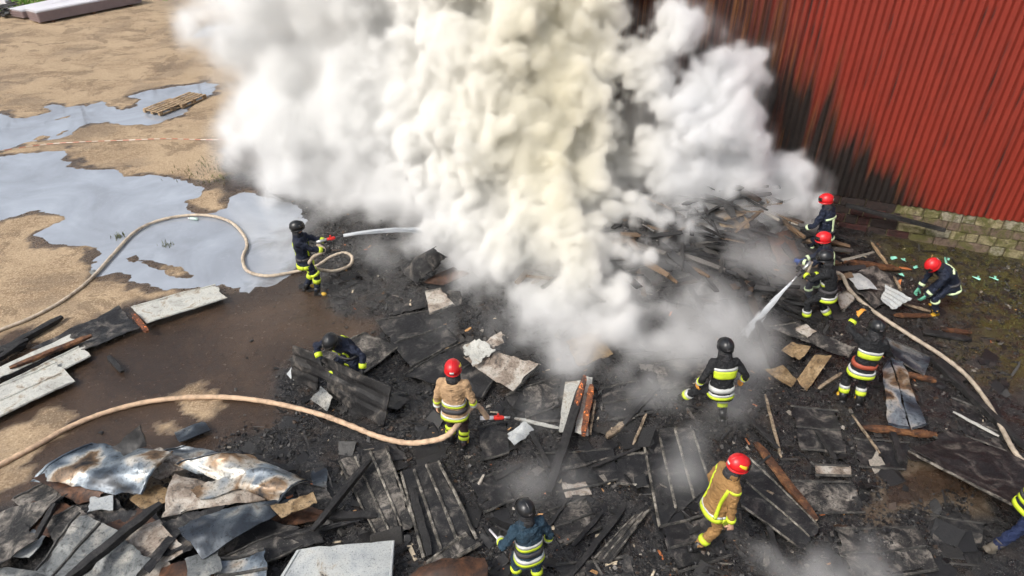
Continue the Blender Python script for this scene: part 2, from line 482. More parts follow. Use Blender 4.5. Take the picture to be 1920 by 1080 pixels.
def ground_fields(x, y):
    nb = fbm(x * 0.5, y * 0.5, 0.0, 4, 21)
    nf = fbm(x * 2.2, y * 2.2, 0.0, 3, 31)
    pd = np.minimum(poly_sd(x, y, W_PUD_A), poly_sd(x, y, W_PUD_B))
    pd = np.minimum(pd, poly_sd(x, y, W_PUD_C))
    for isl in [ISLE] + ISLES_A: pd = np.maximum(pd, -poly_sd(x, y, wpoly(isl)))
    shore = pd + 0.10 * nf + 0.06 * fbm(x * 6, y * 6, 0, 2, 41)
    hollow = 1 - sstep(-0.10, 0.12, shore)
    ch = char_mask(x, y)
    wet = 1 - sstep(-0.2, 0.3, poly_sd(x, y, W_WET) + 0.45 * fbm(x * 1.1, y * 1.1, 0, 4, 51))
    for s in SANDS: wet = np.minimum(wet, sstep(-0.06, 0.10, poly_sd(x, y, wpoly(s)) + 0.16 * fbm(x * 3.2, y * 3.2, 0, 3, 61)))
    rim = 1 - sstep(0.10, 0.26, shore + 0.28 * fbm(x * 1.3, y * 1.3, 7.0, 5, 43, 0.65))
    wet = np.maximum(wet, rim * 0.85)
    blot = sstep(0.10, 0.9, fbm(x * 0.5, y * 0.8, 5.0, 5, 71, 0.62))
    wet = np.maximum(wet, blot * 0.30)
    moss = 1 - sstep(-0.3, 0.4, poly_sd(x, y, wpoly(MOSS)) + 0.5 * nb)
    ea = 1 - sstep(-0.1, 0.25, poly_sd(x, y, wpoly(EARTH)) + 0.3 * nf)
    chv = ch * (1 - 0.75 * ea) * (1 - 0.30 * moss)
    z = 0.006 + 0.004 * nb
    z = z + ch * (0.02 + 0.020 * fbm(x * 1.6, y * 1.6, 0, 3, 81) + 0.014 * np.abs(fbm(x * 5.5, y * 5.5, 0, 2, 91)))
    z = z + heap_h(x, y) * (1 + 0.25 * fbm(x * 1.5, y * 1.5, 0, 3, 101))
    z = z * (1 - hollow) - 0.04 * hollow
    wet = np.maximum(wet, np.maximum(hollow, np.maximum(ea, moss)))
    return z, wet, chv, moss, hollow

def gh(x, y):
    z = ground_fields(np.array([float(x)]), np.array([float(y)]))[0]
    return float(z[0])

def PG(px, py, dz=0.0):
    z = 0.0
    for _ in range(4):
        p = P(px, py, z + dz)
        z = max(0.0, float(heap_h(p.x, p.y))) + 0.02
    return P(px, py, z + dz)

gx = axis(-19.0, 14.0, 0.08, 500)
gy = axis(3.6, 27.0, 0.08, 500)
GX, GY = np.meshgrid(gx, gy)
fx, fy = GX.ravel(), GY.ravel()
gz, a_wet, a_char, a_moss, a_hol = ground_fields(fx, fy)
nx_, ny_ = len(gx), len(gy)
ii = (np.arange(ny_ - 1)[:, None] * nx_ + np.arange(nx_ - 1)[None, :]).ravel()
gme = big_mesh('ground', np.stack([fx, fy, gz], 1), np.stack([ii, ii + 1, ii + nx_ + 1, ii + nx_], 1))
fattr(gme, 'wet', a_wet); fattr(gme, 'char', a_char); fattr(gme, 'moss', a_moss)
ground = link_mesh('ground', gme, M['ground'], smooth=True)
tag(ground, 'sandy yard with wet brown and charred black ground', kind='structure')

def water_sheet(name, poly, z, label):
    c = np.array(wpoly(poly))
    x0, y0, x1, y1 = c[:, 0].min() - 0.4, c[:, 1].min() - 0.4, c[:, 0].max() + 0.4, c[:, 1].max() + 0.4
    o = link_mesh(name, mesh_from(name, [(x0, y0, z), (x1, y0, z), (x1, y1, z), (x0, y1, z)], [(0, 1, 2, 3)]), M['water'])
    tag(o, label, kind='structure')
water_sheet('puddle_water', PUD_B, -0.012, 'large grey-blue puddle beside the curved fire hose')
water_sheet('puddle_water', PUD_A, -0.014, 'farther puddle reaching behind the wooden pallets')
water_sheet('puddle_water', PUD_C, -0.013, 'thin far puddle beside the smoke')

# ------------------------------------------------------------------ red corrugated warehouse wall on its stone plinth
PLH = 0.98
wa, wb = P(1580, 363, PLH), P(1920, 414, PLH)
WD = (wb - wa); WD.z = 0; WD.normalize()
WN = Vector((WD.y, -WD.x, 0))
if WN.y > 0: WN = -WN
S0, S1 = -9.0, 9.5

def wall_px(s, z):
    p = wa + WD * s; p.z = 0
    v = Vector((p.x, p.y, z - CAM_H))
    dep = v.y * CP - v.z * SP
    return 960 + FPX * v.x / dep, 540 - FPX * (v.y * SP + v.z * CP) / dep

def m_wall():
    t = NT('red_corrugated_paint')
    g = t.pos()
    st = t.noise(t.pos((7, 7, 0.25)), 1.6, 5, 0.65); n2 = t.noise(g, 14, 5, 0.7); n4 = t.noise(t.pos((2, 2, 0.5)), 1.2, 4, 0.6)
    red = t.mix(n4, (0.150, 0.0165, 0.009), (0.225, 0.0235, 0.0115))
    red = t.mix(t.ramp(st, [(0.54, 0), (0.78, 0.75)]), red, (0.085, 0.012, 0.007))
    red = t.mix(t.ramp(n2, [(0.62, 0), (0.75, 0.8)]), red, (0.06, 0.012, 0.008))
    scorch = t.ramp(t.noise(t.pos((9, 9, 0.3)), 1.4, 5, 0.7), [(0.33, (0.014, 0.009, 0.008)), (0.50, (0.055, 0.016, 0.010)), (0.60, (0.11, 0.045, 0.014)), (0.70, (0.16, 0.06, 0.02)), (0.80, (0.22, 0.10, 0.03))])
    c = t.mix(t.attr('scorch'), red, scorch)
    so = t.math('ADD', t.attr('soot'), t.math('MULTIPLY', t.math('SUBTRACT', t.noise(t.pos((11, 11, 0.5)), 1.5, 6, 0.7), 0.5), 0.8))
    c = t.mix(t.math('MULTIPLY', t.ramp(so, [(0.22, 0), (0.72, 0.95)]), t.ramp(t.attr('soot'), [(0.02, 0), (0.3, 1)])), c, (0.010, 0.008, 0.007))
    t.bump(n2, 0.004, 0.3)
    return t.set(c, 0.58, 0.0, 0.35)
M['wall'] = m_wall()
warehouse = empty('warehouse', wa + WD * 0.5 * (S0 + S1) - Vector((0, 0, PLH)))
tag(warehouse, 'red corrugated metal warehouse, scorched by the fire, on a low stone plinth', 'building')
W0 = Vector(warehouse.location)
BOUND = [(1440, -60), (1478, 0), (1490, 60), (1515, 140), (1560, 205), (1590, 245), (1640, 300), (1690, 350), (1735, 395), (1760, 440)]
bx_, by_ = np.array([b[0] for b in BOUND], float), np.array([b[1] for b in BOUND], float)
PITCHW, AMP, TOPZ = 0.15, 0.021, 7.8
sw = PITCHW * 7
k = 0
s = S0
while s < S1 - 0.01:
    per = 8
    nn = 7 * per + 1
    ss = s + np.arange(nn) / per * PITCHW
    zz = PLH - 0.03 + np.linspace(0, TOPZ - PLH, 56) + 0.0
    Sg, Zg = np.meshgrid(ss, zz)
    off = AMP * np.cos(2 * np.pi * Sg / PITCHW) + 0.05 + (0.006 if k % 2 else 0.0)
    off = off + 0.015 * fbm(Sg * 0.9, Zg * 0.7, 0, 3, 211) * sstep(0, 1, 1)
    Zj = Zg.copy(); Zj[0, :] += 0.02 * noise3(ss * 3, 0, 0, 5) + random.uniform(-0.012, 0.012)
    X = wa.x + WD.x * Sg + WN.x * off; Y = wa.y + WD.y * Sg + WN.y * off
    # scorch and soot stains, streaked down the flutes
    vx, vy, vz = X, Y, Zj - CAM_H
    dep = vy * CP - vz * SP
    u, v = 960 + FPX * vx / dep, 540 - FPX * (vy * SP + vz * CP) / dep
    lim = np.interp(v, by_, bx_)
    streak = 34 * noise3(Sg / 0.21, Zg * 0.35, 0, 221) + 22 * noise3(Sg / 0.09, Zg * 0.5, 0, 231)
    scorch = 1 - sstep(-70, 80, u - lim + 1.2 * streak)
    band = np.exp(-((u - lim + 70 + 1.0 * streak) / 80) ** 2) * sstep(60, 200, v) + 0.8 * np.exp(-((u - 1440 + (v - 40) * 0.18) / 16) ** 2) * (v < 190)
    low = sstep(250, 330, v) * (1 - sstep(0, 60, u - lim + 60 + streak)) * 0.8
    soot = np.clip((0.95 * band + low) * (0.75 + 0.6 * noise3(Sg / 0.13, Zg * 0.4, 0, 241)), 0, 1) * 0.93
    soot = np.maximum(soot, 0.85 * np.exp(-((u - 1320) / 45) ** 2) * sstep(40, 110, v) * (1 - sstep(200, 300, v)))
    valley = (0.5 - 0.5 * np.cos(2 * np.pi * Sg / PITCHW)) ** 2
    soot = np.maximum(soot, valley * np.clip(0.10 + 0.60 * noise3(Sg / 0.15, Zg * 0.8, 0, 251) + 0.25 * noise3(Sg / 0.3, Zg * 3, 0, 252), 0, .7))  # grime in the flute valleys, doubling as painted shade so the ribs show
    V = np.stack([X.ravel() - W0.x, Y.ravel() - W0.y, Zj.ravel()], 1)
    rows, cols = Sg.shape
    jj = (np.arange(rows - 1)[:, None] * cols + np.arange(cols - 1)[None, :]).ravel()
    me = big_mesh('wall_sheet', V, np.stack([jj, jj + 1, jj + cols + 1, jj + cols], 1))
    fattr(me, 'scorch', scorch.ravel()); fattr(me, 'soot', soot.ravel())
    link_mesh('wall_sheet', me, M['wall'], warehouse, smooth=True)
    s += sw; k += 1

def wall_local(s, off, z):
    p = wa + WD * s + WN * off
    return Vector((p.x - W0.x, p.y - W0.y, z))
def wall_box(name, s0, s1, o0, o1, z0, z1, mat, parent=warehouse):
    V = [wall_local(a, b, c) for c in (z0, z1) for (a, b) in ((s0, o0), (s1, o0), (s1, o1), (s0, o1))]
    return link_mesh(name, mesh_from(name, V, ((0,3,2,1),(4,5,6,7),(0,1,5,4),(1,2,6,5),(2,3,7,6),(3,0,4,7))), mat, parent)
M['mortar'] = plain('dirty_mortar', (0.14, 0.12, 0.065), 0.9, 0, 0.6, 5)
M['roof'] = plain('grey_roof_sheet', (0.20, 0.19, 0.18), 0.6)
def m_stone(name, a, b, moss, red=0.0):
    t = NT(name)
    p = t.pos()
    n1 = t.noise(p, 8, 7, 0.75, 0.5); n2 = t.noise(p, 3.2, 6, 0.7, 0.6)
    c = t.mix(t.ramp(n1, [(.36, 0), (.64, 1)]), a, b)
    c = t.mix(t.ramp(n2, [(0.62 - 0.25 * moss, 0), (0.72 - 0.25 * moss, 0.85)]), c, (0.085, 0.085, 0.018))
    c = t.mix(t.ramp(t.noise(p, 11, 5, 0.7), [(0.56, 0), (0.68, 0.75)]), c, (0.05, 0.035, 0.03))
    t.bump(t.noise(p, 18, 6, 0.75), 0.04, 0.9)
    return t.set(c, 0.9)
M['st_white'] = m_stone('flaked_whitewash_stone', (0.13, 0.11, 0.068), (0.38, 0.345, 0.26), 0.6)
M['st_yel'] = m_stone('yellow_lichen_stone', (0.14, 0.115, 0.055), (0.34, 0.29, 0.17), 0.6)
M['st_red'] = m_stone('dull_red_brick', (0.085, 0.055, 0.042), (0.20, 0.145, 0.105), 0.6)
M['st_black'] = m_stone('sooty_stone', (0.014, 0.011, 0.010), (0.040, 0.022, 0.018), 0.0)
M['st_dred'] = m_stone('scorched_red_stone', (0.02, 0.010, 0.009), (0.065, 0.016, 0.013), 0.0)
wall_box('backing_wall', S0, S1, -6.0, -0.02, 0.0, TOPZ - 0.05, M['mortar'])
wall_box('roof', S0 - 0.3, S1 + 0.3, -6.3, 0.25, TOPZ, TOPZ + 0.12, M['roof'])
# plinth courses: stones as their own pieces
rows = [(0.0, 0.24), (0.25, 0.47), (0.48, 0.70), (0.71, PLH - 0.045)]
rs = random.Random(5)
for ri, (z0, z1) in enumerate(rows):
    s = -3.0 + rs.uniform(0, 0.3)
    while s < 6.5:
        w = rs.uniform(0.26, 0.70)
        px, py = wall_px(s + w / 2, z0 + 0.1)
        if px < 1688 + ri * 4: mt = M[rs.choice(['st_black', 'st_black', 'st_dred'])]
        elif ri == 3: mt = M[rs.choice(['st_white', 'st_white', 'st_yel'])] if px > 1780 else M['st_yel']
        elif ri == 2: mt = M[rs.choice(['st_red', 'st_white', 'st_yel', 'st_red'])]
        else: mt = M[rs.choice(['st_yel', 'st_yel', 'st_white', 'st_red'])]
        d = 0.035 + rs.uniform(-0.012, 0.02)
        V = []
        for zc, sh in ((z0, 0), (z1, 0.004)):
            for a, b in ((s, -0.02), (s + w - 0.018, -0.02), (s + w - 0.024 + rs.uniform(-.012, .006), d + rs.uniform(-.008, .008)), (s + 0.006 + rs.uniform(-.006, .012), d + rs.uniform(-.008, .008))):
                V.append(wall_local(a, b - sh, zc - 0.008 + rs.uniform(-0.022, 0.016)))
        o = link_mesh('stone', mesh_from('stone', V, ((0,1,2,3),(7,6,5,4),(4,5,1,0),(5,6,2,1),(6,7,3,2),(7,4,0,3))), mt, warehouse)
        bev = o.modifiers.new('bevel', 'BEVEL'); bev.width = 0.022; bev.segments = 2
        s += w

# ------------------------------------------------------------------ the far corner of the yard: sheet stacks, scrap, grass, pallets, tape
M['stackwhite'] = plain('white_profiled_sheet', (0.80, 0.78, 0.80), 0.4, 0, 0.06, 3, 0)
M['stackpink'] = plain('pinkish_sheet_edge', (0.46, 0.36, 0.35), 0.5, 0, 0.2, 3, 0)
M['scrap'] = plain('dark_scrap', (0.035, 0.030, 0.026), 0.7, 0, 0.5, 4)
def sheet_stack(pa, pb, width, n, label):
    a, b = P(*pa), P(*pb)
    d = (b - a); L = d.length; d.normalize()
    root = empty('sheet_stack', a + d * L / 2, math.atan2(d.y, d.x))
    tag(root, label, 'sheet stack', 'stacked white profiled sheets')
    for bx in (-0.38, 0.0, 0.38):
        m = MB(); m.box((bx * L, 0, 0.05), (0.12, width + 0.1, 0.10)); m.build('bearer', M['brownwood'], root)
    nw = 5
    for kk in range(n):
        z = 0.11 + kk * 0.055
        prof = []
        for w in range(nw):
            y = -width / 2 + width * w / nw; q = width / nw
            prof += [(y, 0), (y + q * .25, 0), (y + q * .35, .045), (y + q * .85, .045)]
        prof.append((width / 2, 0))
        V = [(sx * L / 2 + (0.03 if kk % 2 else -0.02), y, z + h) for sx in (-1, 1) for (y, h) in prof]
        V += [(x, y, zz + 0.008) for (x, y, zz) in V]
        m_ = len(prof)
        F = []
        for q in range(m_ - 1):
            F += [(q + 1, q, m_ + q, m_ + q + 1), (2 * m_ + q, 2 * m_ + q + 1, 3 * m_ + q + 1, 3 * m_ + q),
                  (q, q + 1, 2 * m_ + q + 1, 2 * m_ + q), (m_ + q + 1, m_ + q, 3 * m_ + q, 3 * m_ + q + 1)]
        F += [(0, 2 * m_, 3 * m_, m_), (m_ - 1, 2 * m_ - 1, 4 * m_ - 1, 3 * m_ - 1)]
        link_mesh('profiled_sheet', mesh_from('profiled_sheet', V, F), M['stackwhite'] if kk >= n - 2 else M['stackpink'], root)
sheet_stack((66, 44), (258, 6), 1.0, 10, 'nearer and taller stack of long white profiled sheets in the far yard')
sheet_stack((34, 36), (212, -3), 1.0, 7, 'lower stack of long white profiled sheets behind the taller stack')
r5 = random.Random(9)
c0 = P(28, 28)
sp = empty('scrap_pile', c0); tag(sp, 'small pile of dark broken boards beside the white sheet stacks', 'scrap pile')
for kk in range(16):
    m = MB(); m.box((0, 0, 0), (r5.uniform(.6, 1.6), r5.uniform(.12, .3), .03), Matrix.Rotation(r5.uniform(0, 3.1), 3, 'Z') @ Matrix.Rotation(r5.uniform(-.2, .2), 3, 'X'))
    o = m.build('board', M['scrap'] if kk % 4 else M['greysheet'], sp, (r5.uniform(-.7, .7), r5.uniform(-.5, .5), .06 + kk * .035))
m = MB(); m.box((0, 0, 0.55), (0.35, 0.30, 1.1), Matrix.Rotation(-.25, 3, 'Y')); o = m.build('concrete_post', M['stackwhite'], None, P(14, 20)); tag(o, 'leaning white block beside the dark scrap pile', 'post')
m = MB(); m.box((0, 0, 0.10), (1.1, .22, .2), Matrix.Rotation(.2, 3, 'Z'), 0, .03); o = m.build('timber_balk', M['scrap'], None, P(278, -2)); tag(o, 'dark timber lying at the far end of the sheet stacks', 'timber')

def grass(name, label, pts, h, mat, seed):
    r = np.random.default_rng(seed)
    n = len(pts)
    ang = r.uniform(0, 2 * np.pi, n); hh = h * r.uniform(.5, 1.3, n); w = h * 0.09
    dx, dy = np.cos(ang), np.sin(ang)
    lean = r.uniform(.1, .7, n) * hh
    b = np.array(pts)
    V = np.zeros((n, 4, 3))
    V[:, 0] = b; V[:, 0, 0] -= dy * w; V[:, 0, 1] += dx * w
    V[:, 1] = b; V[:, 1, 0] += dy * w; V[:, 1, 1] -= dx * w
    V[:, 2] = b; V[:, 2, 0] += dx * lean * .4 + dy * w * .7; V[:, 2, 1] += dy * lean * .4 - dx * w * .7; V[:, 2, 2] += hh * .6
    V[:, 3] = b; V[:, 3, 0] += dx * lean; V[:, 3, 1] += dy * lean; V[:, 3, 2] += hh
    i = np.arange(n) * 4
    Q = np.concatenate([np.stack([i, i + 1, i + 2], 1), np.stack([i, i + 2, i + 3], 1)])
    o = link_mesh(name, big_mesh(name, V.reshape(-1, 3), Q), mat)
    tag(o, label, 'grass', kind='stuff')
M['grass'] = plain('green_grass', (0.13, 0.27, 0.03), 0.7, 0, 0.5, 2, 0)
M['weed'] = plain('olive_weeds', (0.085, 0.095, 0.022), 0.8, 0, 0.5, 3, 0)
pts = []
while len(pts) < 16000:
    x, y = RNG.uniform(-36, -17), RNG.uniform(38, 54)
    q = 40.2 + (x + 24) * 0.42 + 0.6 * math.sin(x * 1.7)
    if y > q: pts.append((x, y, 0.0))
grass('grass', 'strip of green grass at the far edge of the yard', pts, 0.32, M['grass'], 3)
pts = []
wm = wpoly(MOSS)
cx_ = RNG.uniform(8, 15, 16000); cy_ = RNG.uniform(9, 15.5, 16000)
kz = 1.6 * sstep(-0.1, 0.5, fbm(cx_ * 1.3, cy_ * 1.3, 0, 3, 17)) - 0.25
keep = (poly_sd(cx_, cy_, wm) + 0.4 * fbm(cx_ * .8, cy_ * .8, 0, 2, 19) < 0.1) & (RNG.uniform(0, 1, 16000) < kz)
front = ((cx_ - wa.x) * WN.x + (cy_ - wa.y) * WN.y) > 0.1
keep &= front
pts = [(a, b, 0.0) for a, b in zip(cx_[keep], cy_[keep])]
grass('weeds', 'low olive weeds and moss at the foot of the stone plinth', pts, 0.07, M['weed'], 4)
tx = RNG.normal(0, 1, (260, 2))
pts = [(P(385, 318).x + a * .35, P(385, 318).y + b * .5, 0.0) for a, b in tx[:120]] + [(P(410, 335).x + a * .25, P(410, 335).y + b * .25, 0.0) for a, b in tx[120:200]]
pts += [(P(223, 443).x + a * .09, P(223, 443).y + b * .09, -0.02) for a, b in tx[200:235]] + [(P(312, 459).x + a * .07, P(312, 459).y + b * .07, -0.02) for a, b in tx[235:]]
grass('grass_tuft', 'small dull grass tufts in and near the big puddle', pts, 0.11, M['weed'], 5)

def pallet(px, py, rz, label, tilt=0.0, dz=0.0):
    root = empty('pallet', P(px, py) + Vector((0, 0, dz)), rz)
    root.rotation_euler = (tilt, 0, rz)
    tag(root, label, 'pallet', 'wooden pallets by the puddle')
    rr = random.Random(int(px))
    for q in range(3):
        m = MB(); m.box((0, (q - 1) * 0.36, 0.011), (1.2, 0.1, 0.022)); m.build('bottom_board', M['greywood'], root)
        for w in (-.54, 0, .54):
            m = MB(); m.box((w, (q - 1) * 0.36, 0.061), (0.14, 0.1, 0.078)); m.build('block', M['greywood'], root)
    for w in (-.54, 0, .54):
        m = MB(); m.box((w, 0, 0.111), (0.14, 0.8, 0.022)); m.build('cross_board', M['greywood'], root)
    for q in range(5):
        m = MB(); m.box((rr.uniform(-.01, .01), -0.35 + q * 0.175, 0.133), (1.2, 0.1, 0.022), None, 0, 0.004); m.build('top_board', M['greywood'], root)
pz = P(300, 213); pz2 = P(372, 184)
pa = math.atan2(pz2.y - pz.y, pz2.x - pz.x)
pallet(311, 205, pa, 'nearer wooden pallet lying at the edge of the puddle', 0, 0.02)
pallet(350, 192, pa + .05, 'wooden pallet pushed up against the end of the nearer pallet', 0.0, 0.02)

def m_tape():
    t = NT('red_white_tape')
    w = t.math('FRACT', t.math('MULTIPLY', t.attr('along'), 2.6))
    return t.set(t.mix(t.math('GREATER_THAN', w, 0.5), (0.50, 0.41, 0.33), (0.42, 0.17, 0.11)), 0.4)
tp = catmull([P(-60, 296, .06), P(0, 283, .05), P(80, 271, .05), P(150, 266, .05), P(230, 263, .05), P(310, 260, .05), P(400, 262, .05), P(445, 256, .06), P(484, 242, .25), P(520, 228, .55)], 10)
V, F, al = [], [], []
acc = 0
for i, p in enumerate(tp):
    if i: acc += (p - tp[i - 1]).length
    tw = 0.9 + 0.5 * math.sin(acc * 1.3)
    V += [p + Vector((0, math.cos(tw), math.sin(tw))) * 0.016, p - Vector((0, math.cos(tw), math.sin(tw))) * 0.016]; al += [acc, acc]
    if i: F.append((2 * i - 2, 2 * i - 1, 2 * i + 1, 2 * i))
me = mesh_from('barrier_tape', V, F); fattr(me, 'along', al)
tag(link_mesh('barrier_tape', me, m_tape()), 'red and white barrier tape stretched along the ground between the puddles', 'tape')

# bare trees beyond the yard, seen mirrored in the puddles
M['bark'] = plain('dark_bark', (0.06, 0.05, 0.045), 0.9)
def bare_tree(x, y, h, seed, label):
    r = random.Random(seed)
    root = empty('bare_tree', (x, y, 0)); tag(root, label, 'tree', 'bare trees mirrored in the puddles')
    m = MB(); top = Vector((r.uniform(-.5, .5), r.uniform(-.5, .5), h))
    m.tube([Vector((0, 0, 0)), top * .35 + Vector((.1, 0, 0)), top * .7, top], [.22, .17, .1, .02], 7); m.build('trunk', M['bark'], root, smooth=True)
    m = MB()
    def br(p, d, L, rad, dep):
        q = p + d * L * .5 + Vector((0, 0, .05 * L)); e = q + (d + Vector((0, 0, .25))).normalized() * L * .5
        m.tube([p, q, e], [rad, rad * .7, rad * .3], 4)
        if dep:
            for _ in range(3):
                f = r.uniform(.4, 1); s0 = p + (e - p) * f
                dd = (d + Vector((r.uniform(-.8, .8), r.uniform(-.8, .8), r.uniform(0, .6)))).normalized()
                br(s0, dd, L * r.uniform(.45, .7), rad * .5, dep - 1)
    for q in range(11):
        f = .3 + .65 * q / 11; a = r.uniform(0, 6.28)
        br(top * f, Vector((math.cos(a), math.sin(a), .7)).normalized(), h * .34 * (1.15 - f), .06, 2)
    m.build('crown', M['bark'], root)
for i, (x, y, h) in enumerate([(-36, 47, 10), (-31, 48, 11.5), (-27.5, 51, 10.5), (-23, 50, 12), (-18, 52, 11), (-40, 45, 12)]):
    bare_tree(x, y, h, i, 'bare leafless tree beyond the yard, mirrored in the puddles')

# ------------------------------------------------------------------ burnt debris: sheets, beams, boards
_seed = [100]
def panel(name, label, px, z, mat, cat='metal sheet', ribs=0, ribmat='ribpale', warp=0.03, curl=(0.0, 0.0), thick=0.014, n=(22, 12), rag=0.02, group=None, bend=0.0, fluted=0.0):
    """Buckled sheet through four corners given as pixels with heights above the ground; ribs run from edge ad to edge bc."""
    _seed[0] += 1
    sd = _seed[0]
    zs = [z] * 4 if isinstance(z, (int, float)) else list(z)
    A, B, C, D = [PG(p[0], p[1], h) for p, h in zip(px, zs)]
    cen = (A + B + C + D) / 4
    up = (B - A).cross(D - A)
    if up.z < 0: up = -up
    if up.length < 1e-6: up = Vector((0, 0, 1))
    up.normalize()
    nu, nv = n
    Lu, Lv = max((B - A).length, .05), max((D - A).length, .05)
    A_, B_, C_, D_, U_, CEN = [np.array(q_) for q_ in (A, B, C, D, up, cen)]
    def f(u, v, h=0.0):
        u, v = np.asarray(u, float), np.asarray(v, float)
        p = A_ * ((1 - u) * (1 - v))[..., None] + B_ * (u * (1 - v))[..., None] + C_ * (u * v)[..., None] + D_ * ((1 - u) * v)[..., None]
        x, y = u * Lu, v * Lv
        w = warp * (fbm(x * 1.3 + sd, y * 1.3, sd * .37, 4, sd) + 0.7 * np.abs(noise3(x * 2.6 + sd, y * 2.6, sd * .7, sd + 3)) - .3) + curl[0] * 4 * u * (1 - u) + curl[1] * 4 * v * (1 - v) + bend * np.abs(u - .5) * 2
        if fluted: w = w + fluted * np.cos(2 * np.pi * y / 0.12)
        return p + U_ * (w + h)[..., None] - CEN
    UU, VV = np.meshgrid(np.linspace(0, 1, nu), np.linspace(0, 1, nv))
    F = []
    if rag:
        e = np.maximum(rag * 1.5 * fbm(UU * Lu * 5 + sd, VV * Lv * 5, 0.0, 3, sd + 5), 0) * 2
        UU[:, 0] += e[:, 0] / Lu; UU[:, -1] -= e[:, -1] / Lu; VV[0, :] += e[0, :] / Lv; VV[-1, :] -= e[-1, :] / Lv
    V = np.concatenate([f(UU, VV, 0 * UU - thick * l).reshape(-1, 3) for l in (0, 1)])
    q = nu * nv
    for j in range(nv - 1):
        for i in range(nu - 1):
            a = j * nu + i
            F += [(a, a + 1, a + nu + 1, a + nu), (q + a, q + a + nu, q + a + nu + 1, q + a + 1)]
    ring = [i for i in range(nu)] + [j * nu + nu - 1 for j in range(1, nv)] + [(nv - 1) * nu + i for i in range(nu - 2, -1, -1)] + [j * nu for j in range(nv - 2, 0, -1)]
    for a, b in zip(ring, ring[1:] + ring[:1]): F.append((b, a, q + a, q + b))
    me = mesh_from(name, V, F)
    o = link_mesh(name, me, M[mat] if isinstance(mat, str) else mat, None, cen, True)
    o.data.set_sharp_from_angle(angle=math.radians(50))
    tag(o, label, cat, group)
    if ribs:
        rr = random.Random(sd)
        for k in range(ribs):
            v0 = (k + 0.02) / (ribs - 1) * 0.96 + 0.01 if ribs > 1 else 0.5
            hw = 0.014 / Lv
            u0, u1 = rr.uniform(0.0, .04), 1 - rr.uniform(0.0, .06)
            RF = []
            m_ = 14
            ru = np.repeat((u0 + (u1 - u0) * np.arange(m_) / (m_ - 1))[:, None], 4, 1)
            rv_ = np.repeat(np.array([[-hw * 1.6, -hw * .8, hw * .8, hw * 1.6]]), m_, 0) + v0
            RV = f(ru, rv_, np.repeat(np.array([[-.002, .020, .020, -.002]]) + .004, m_, 0)).reshape(-1, 3)
            for i in range(m_ - 1):
                for e in range(3):
                    a = i * 4 + e
                    RF.append((a, a + 4, a + 5, a + 1))
            RF += [(0, 1, 2, 3), tuple((m_ - 1) * 4 + e for e in (3, 2, 1, 0))]
            link_mesh('rib', mesh_from('rib', RV, RF), M[ribmat], o)
    return o

def beam(name, label, p0, p1, z0, z1, w, h, mat, cat='beam', group=None, nseg=9, rough=0.12, taper=0.6):
    _seed[0] += 1
    rr = random.Random(_seed[0])
    A = PG(*p0, z0) if len(p0) == 2 else Vector(p0)
    B = PG(*p1, z1) if len(p1) == 2 else Vector(p1)
    cen = (A + B) / 2
    t = (B - A).normalized()
    side = Vector((0, 0, 1)).cross(t)
    if side.length < .05: side = Vector((1, 0, 0))
    side.normalize()
    up = t.cross(side)
    V, F = [], []
    for i in range(nseg):
        f = i / (nseg - 1)
        p = A + (B - A) * f - cen + side * (rr.uniform(-1, 1) * w * .08) + up * (rr.uniform(-1, 1) * h * .06)
        k = taper + (1 - taper) * min(1, min(f, 1 - f) * 7)
        for sx, sy in ((-.5, -.5), (0, -.54), (.5, -.5), (.53, 0), (.5, .5), (0, .55), (-.5, .5), (-.53, 0)):
            V.append(p + side * (sx * w * k * (1 + rr.uniform(-rough, rough))) + up * (sy * h * k * (1 + rr.uniform(-rough, rough))))
    for i in range(nseg - 1):
        for e in range(8):
            a, b = i * 8 + e, i * 8 + (e + 1) % 8
            F.append((a, b, b + 8, a + 8))
    F += [tuple(range(7, -1, -1)), tuple((nseg - 1) * 8 + e for e in range(8))]
    o = link_mesh(name, mesh_from(name, V, F), M[mat] if isinstance(mat, str) else mat, None, cen)
    tag(o, label, cat, group)
    return o

G1 = 'sheets and beams lying by the left edge'
panel('burnt_sheet', 'pale grooved metal panel lying at the wet sand edge below the hose', [(245,575),(405,532),(427,557),(275,607)], (.10,.10,.14,.12), 'white', ribs=2, ribmat='white', warp=.02, group=G1)
panel('burnt_sheet', 'blackened panel with a white lower edge, between the pale panel and the planks', [(60,655),(223,573),(263,612),(163,657)], (.05,.10,.12,.08), 'char', warp=.05, group=G1)
panel('metal_strip', 'white strip lying along the brown scorched plank at the left edge', [(-40,706),(133,628),(143,640),(-40,730)], (.11,.13,.14,.12), 'white', 'metal strip', warp=.02, group=G1)
panel('burnt_sheet', 'pale weathered panel under the brown plank, ending near the small black stick', [(-30,738),(157,645),(170,667),(-10,762)], (.06,.09,.10,.06), 'white', ribs=2, ribmat='white', warp=.02, group=G1)
panel('burnt_sheet', 'broad whitish panel cut off by the left edge above the lower hose', [(-60,745),(108,679),(140,713),(-60,812)], (.10,.14,.12,.08), 'white', ribs=3, ribmat='white', warp=.02, group=G1)
beam('plank', 'brown scorched plank with a pale tip lying on white strips', (18,690), (172,629), .17, .17, .11, .06, 'brownwood', 'plank', G1)
beam('charred_beam', 'long black beam at the left edge just below the upper hose', (-30,678), (117,594), .07, .07, .13, .10, 'charwood', group=G1)
beam('charred_beam', 'short black beam at the left edge leaning on the long one', (-30,690), (52,636), .10, .12, .11, .08, 'charwood', group=G1)
beam('charred_beam', 'thick short black beam lying lowest of the beams at the left edge', (-30,668), (48,645), .08, .08, .2, .10, 'charwood', group=G1)
beam('burnt_stick', 'small black stick alone on the wet brown ground', (203,668), (229,697), .05, .05, .09, .06, 'charwood', 'stick')
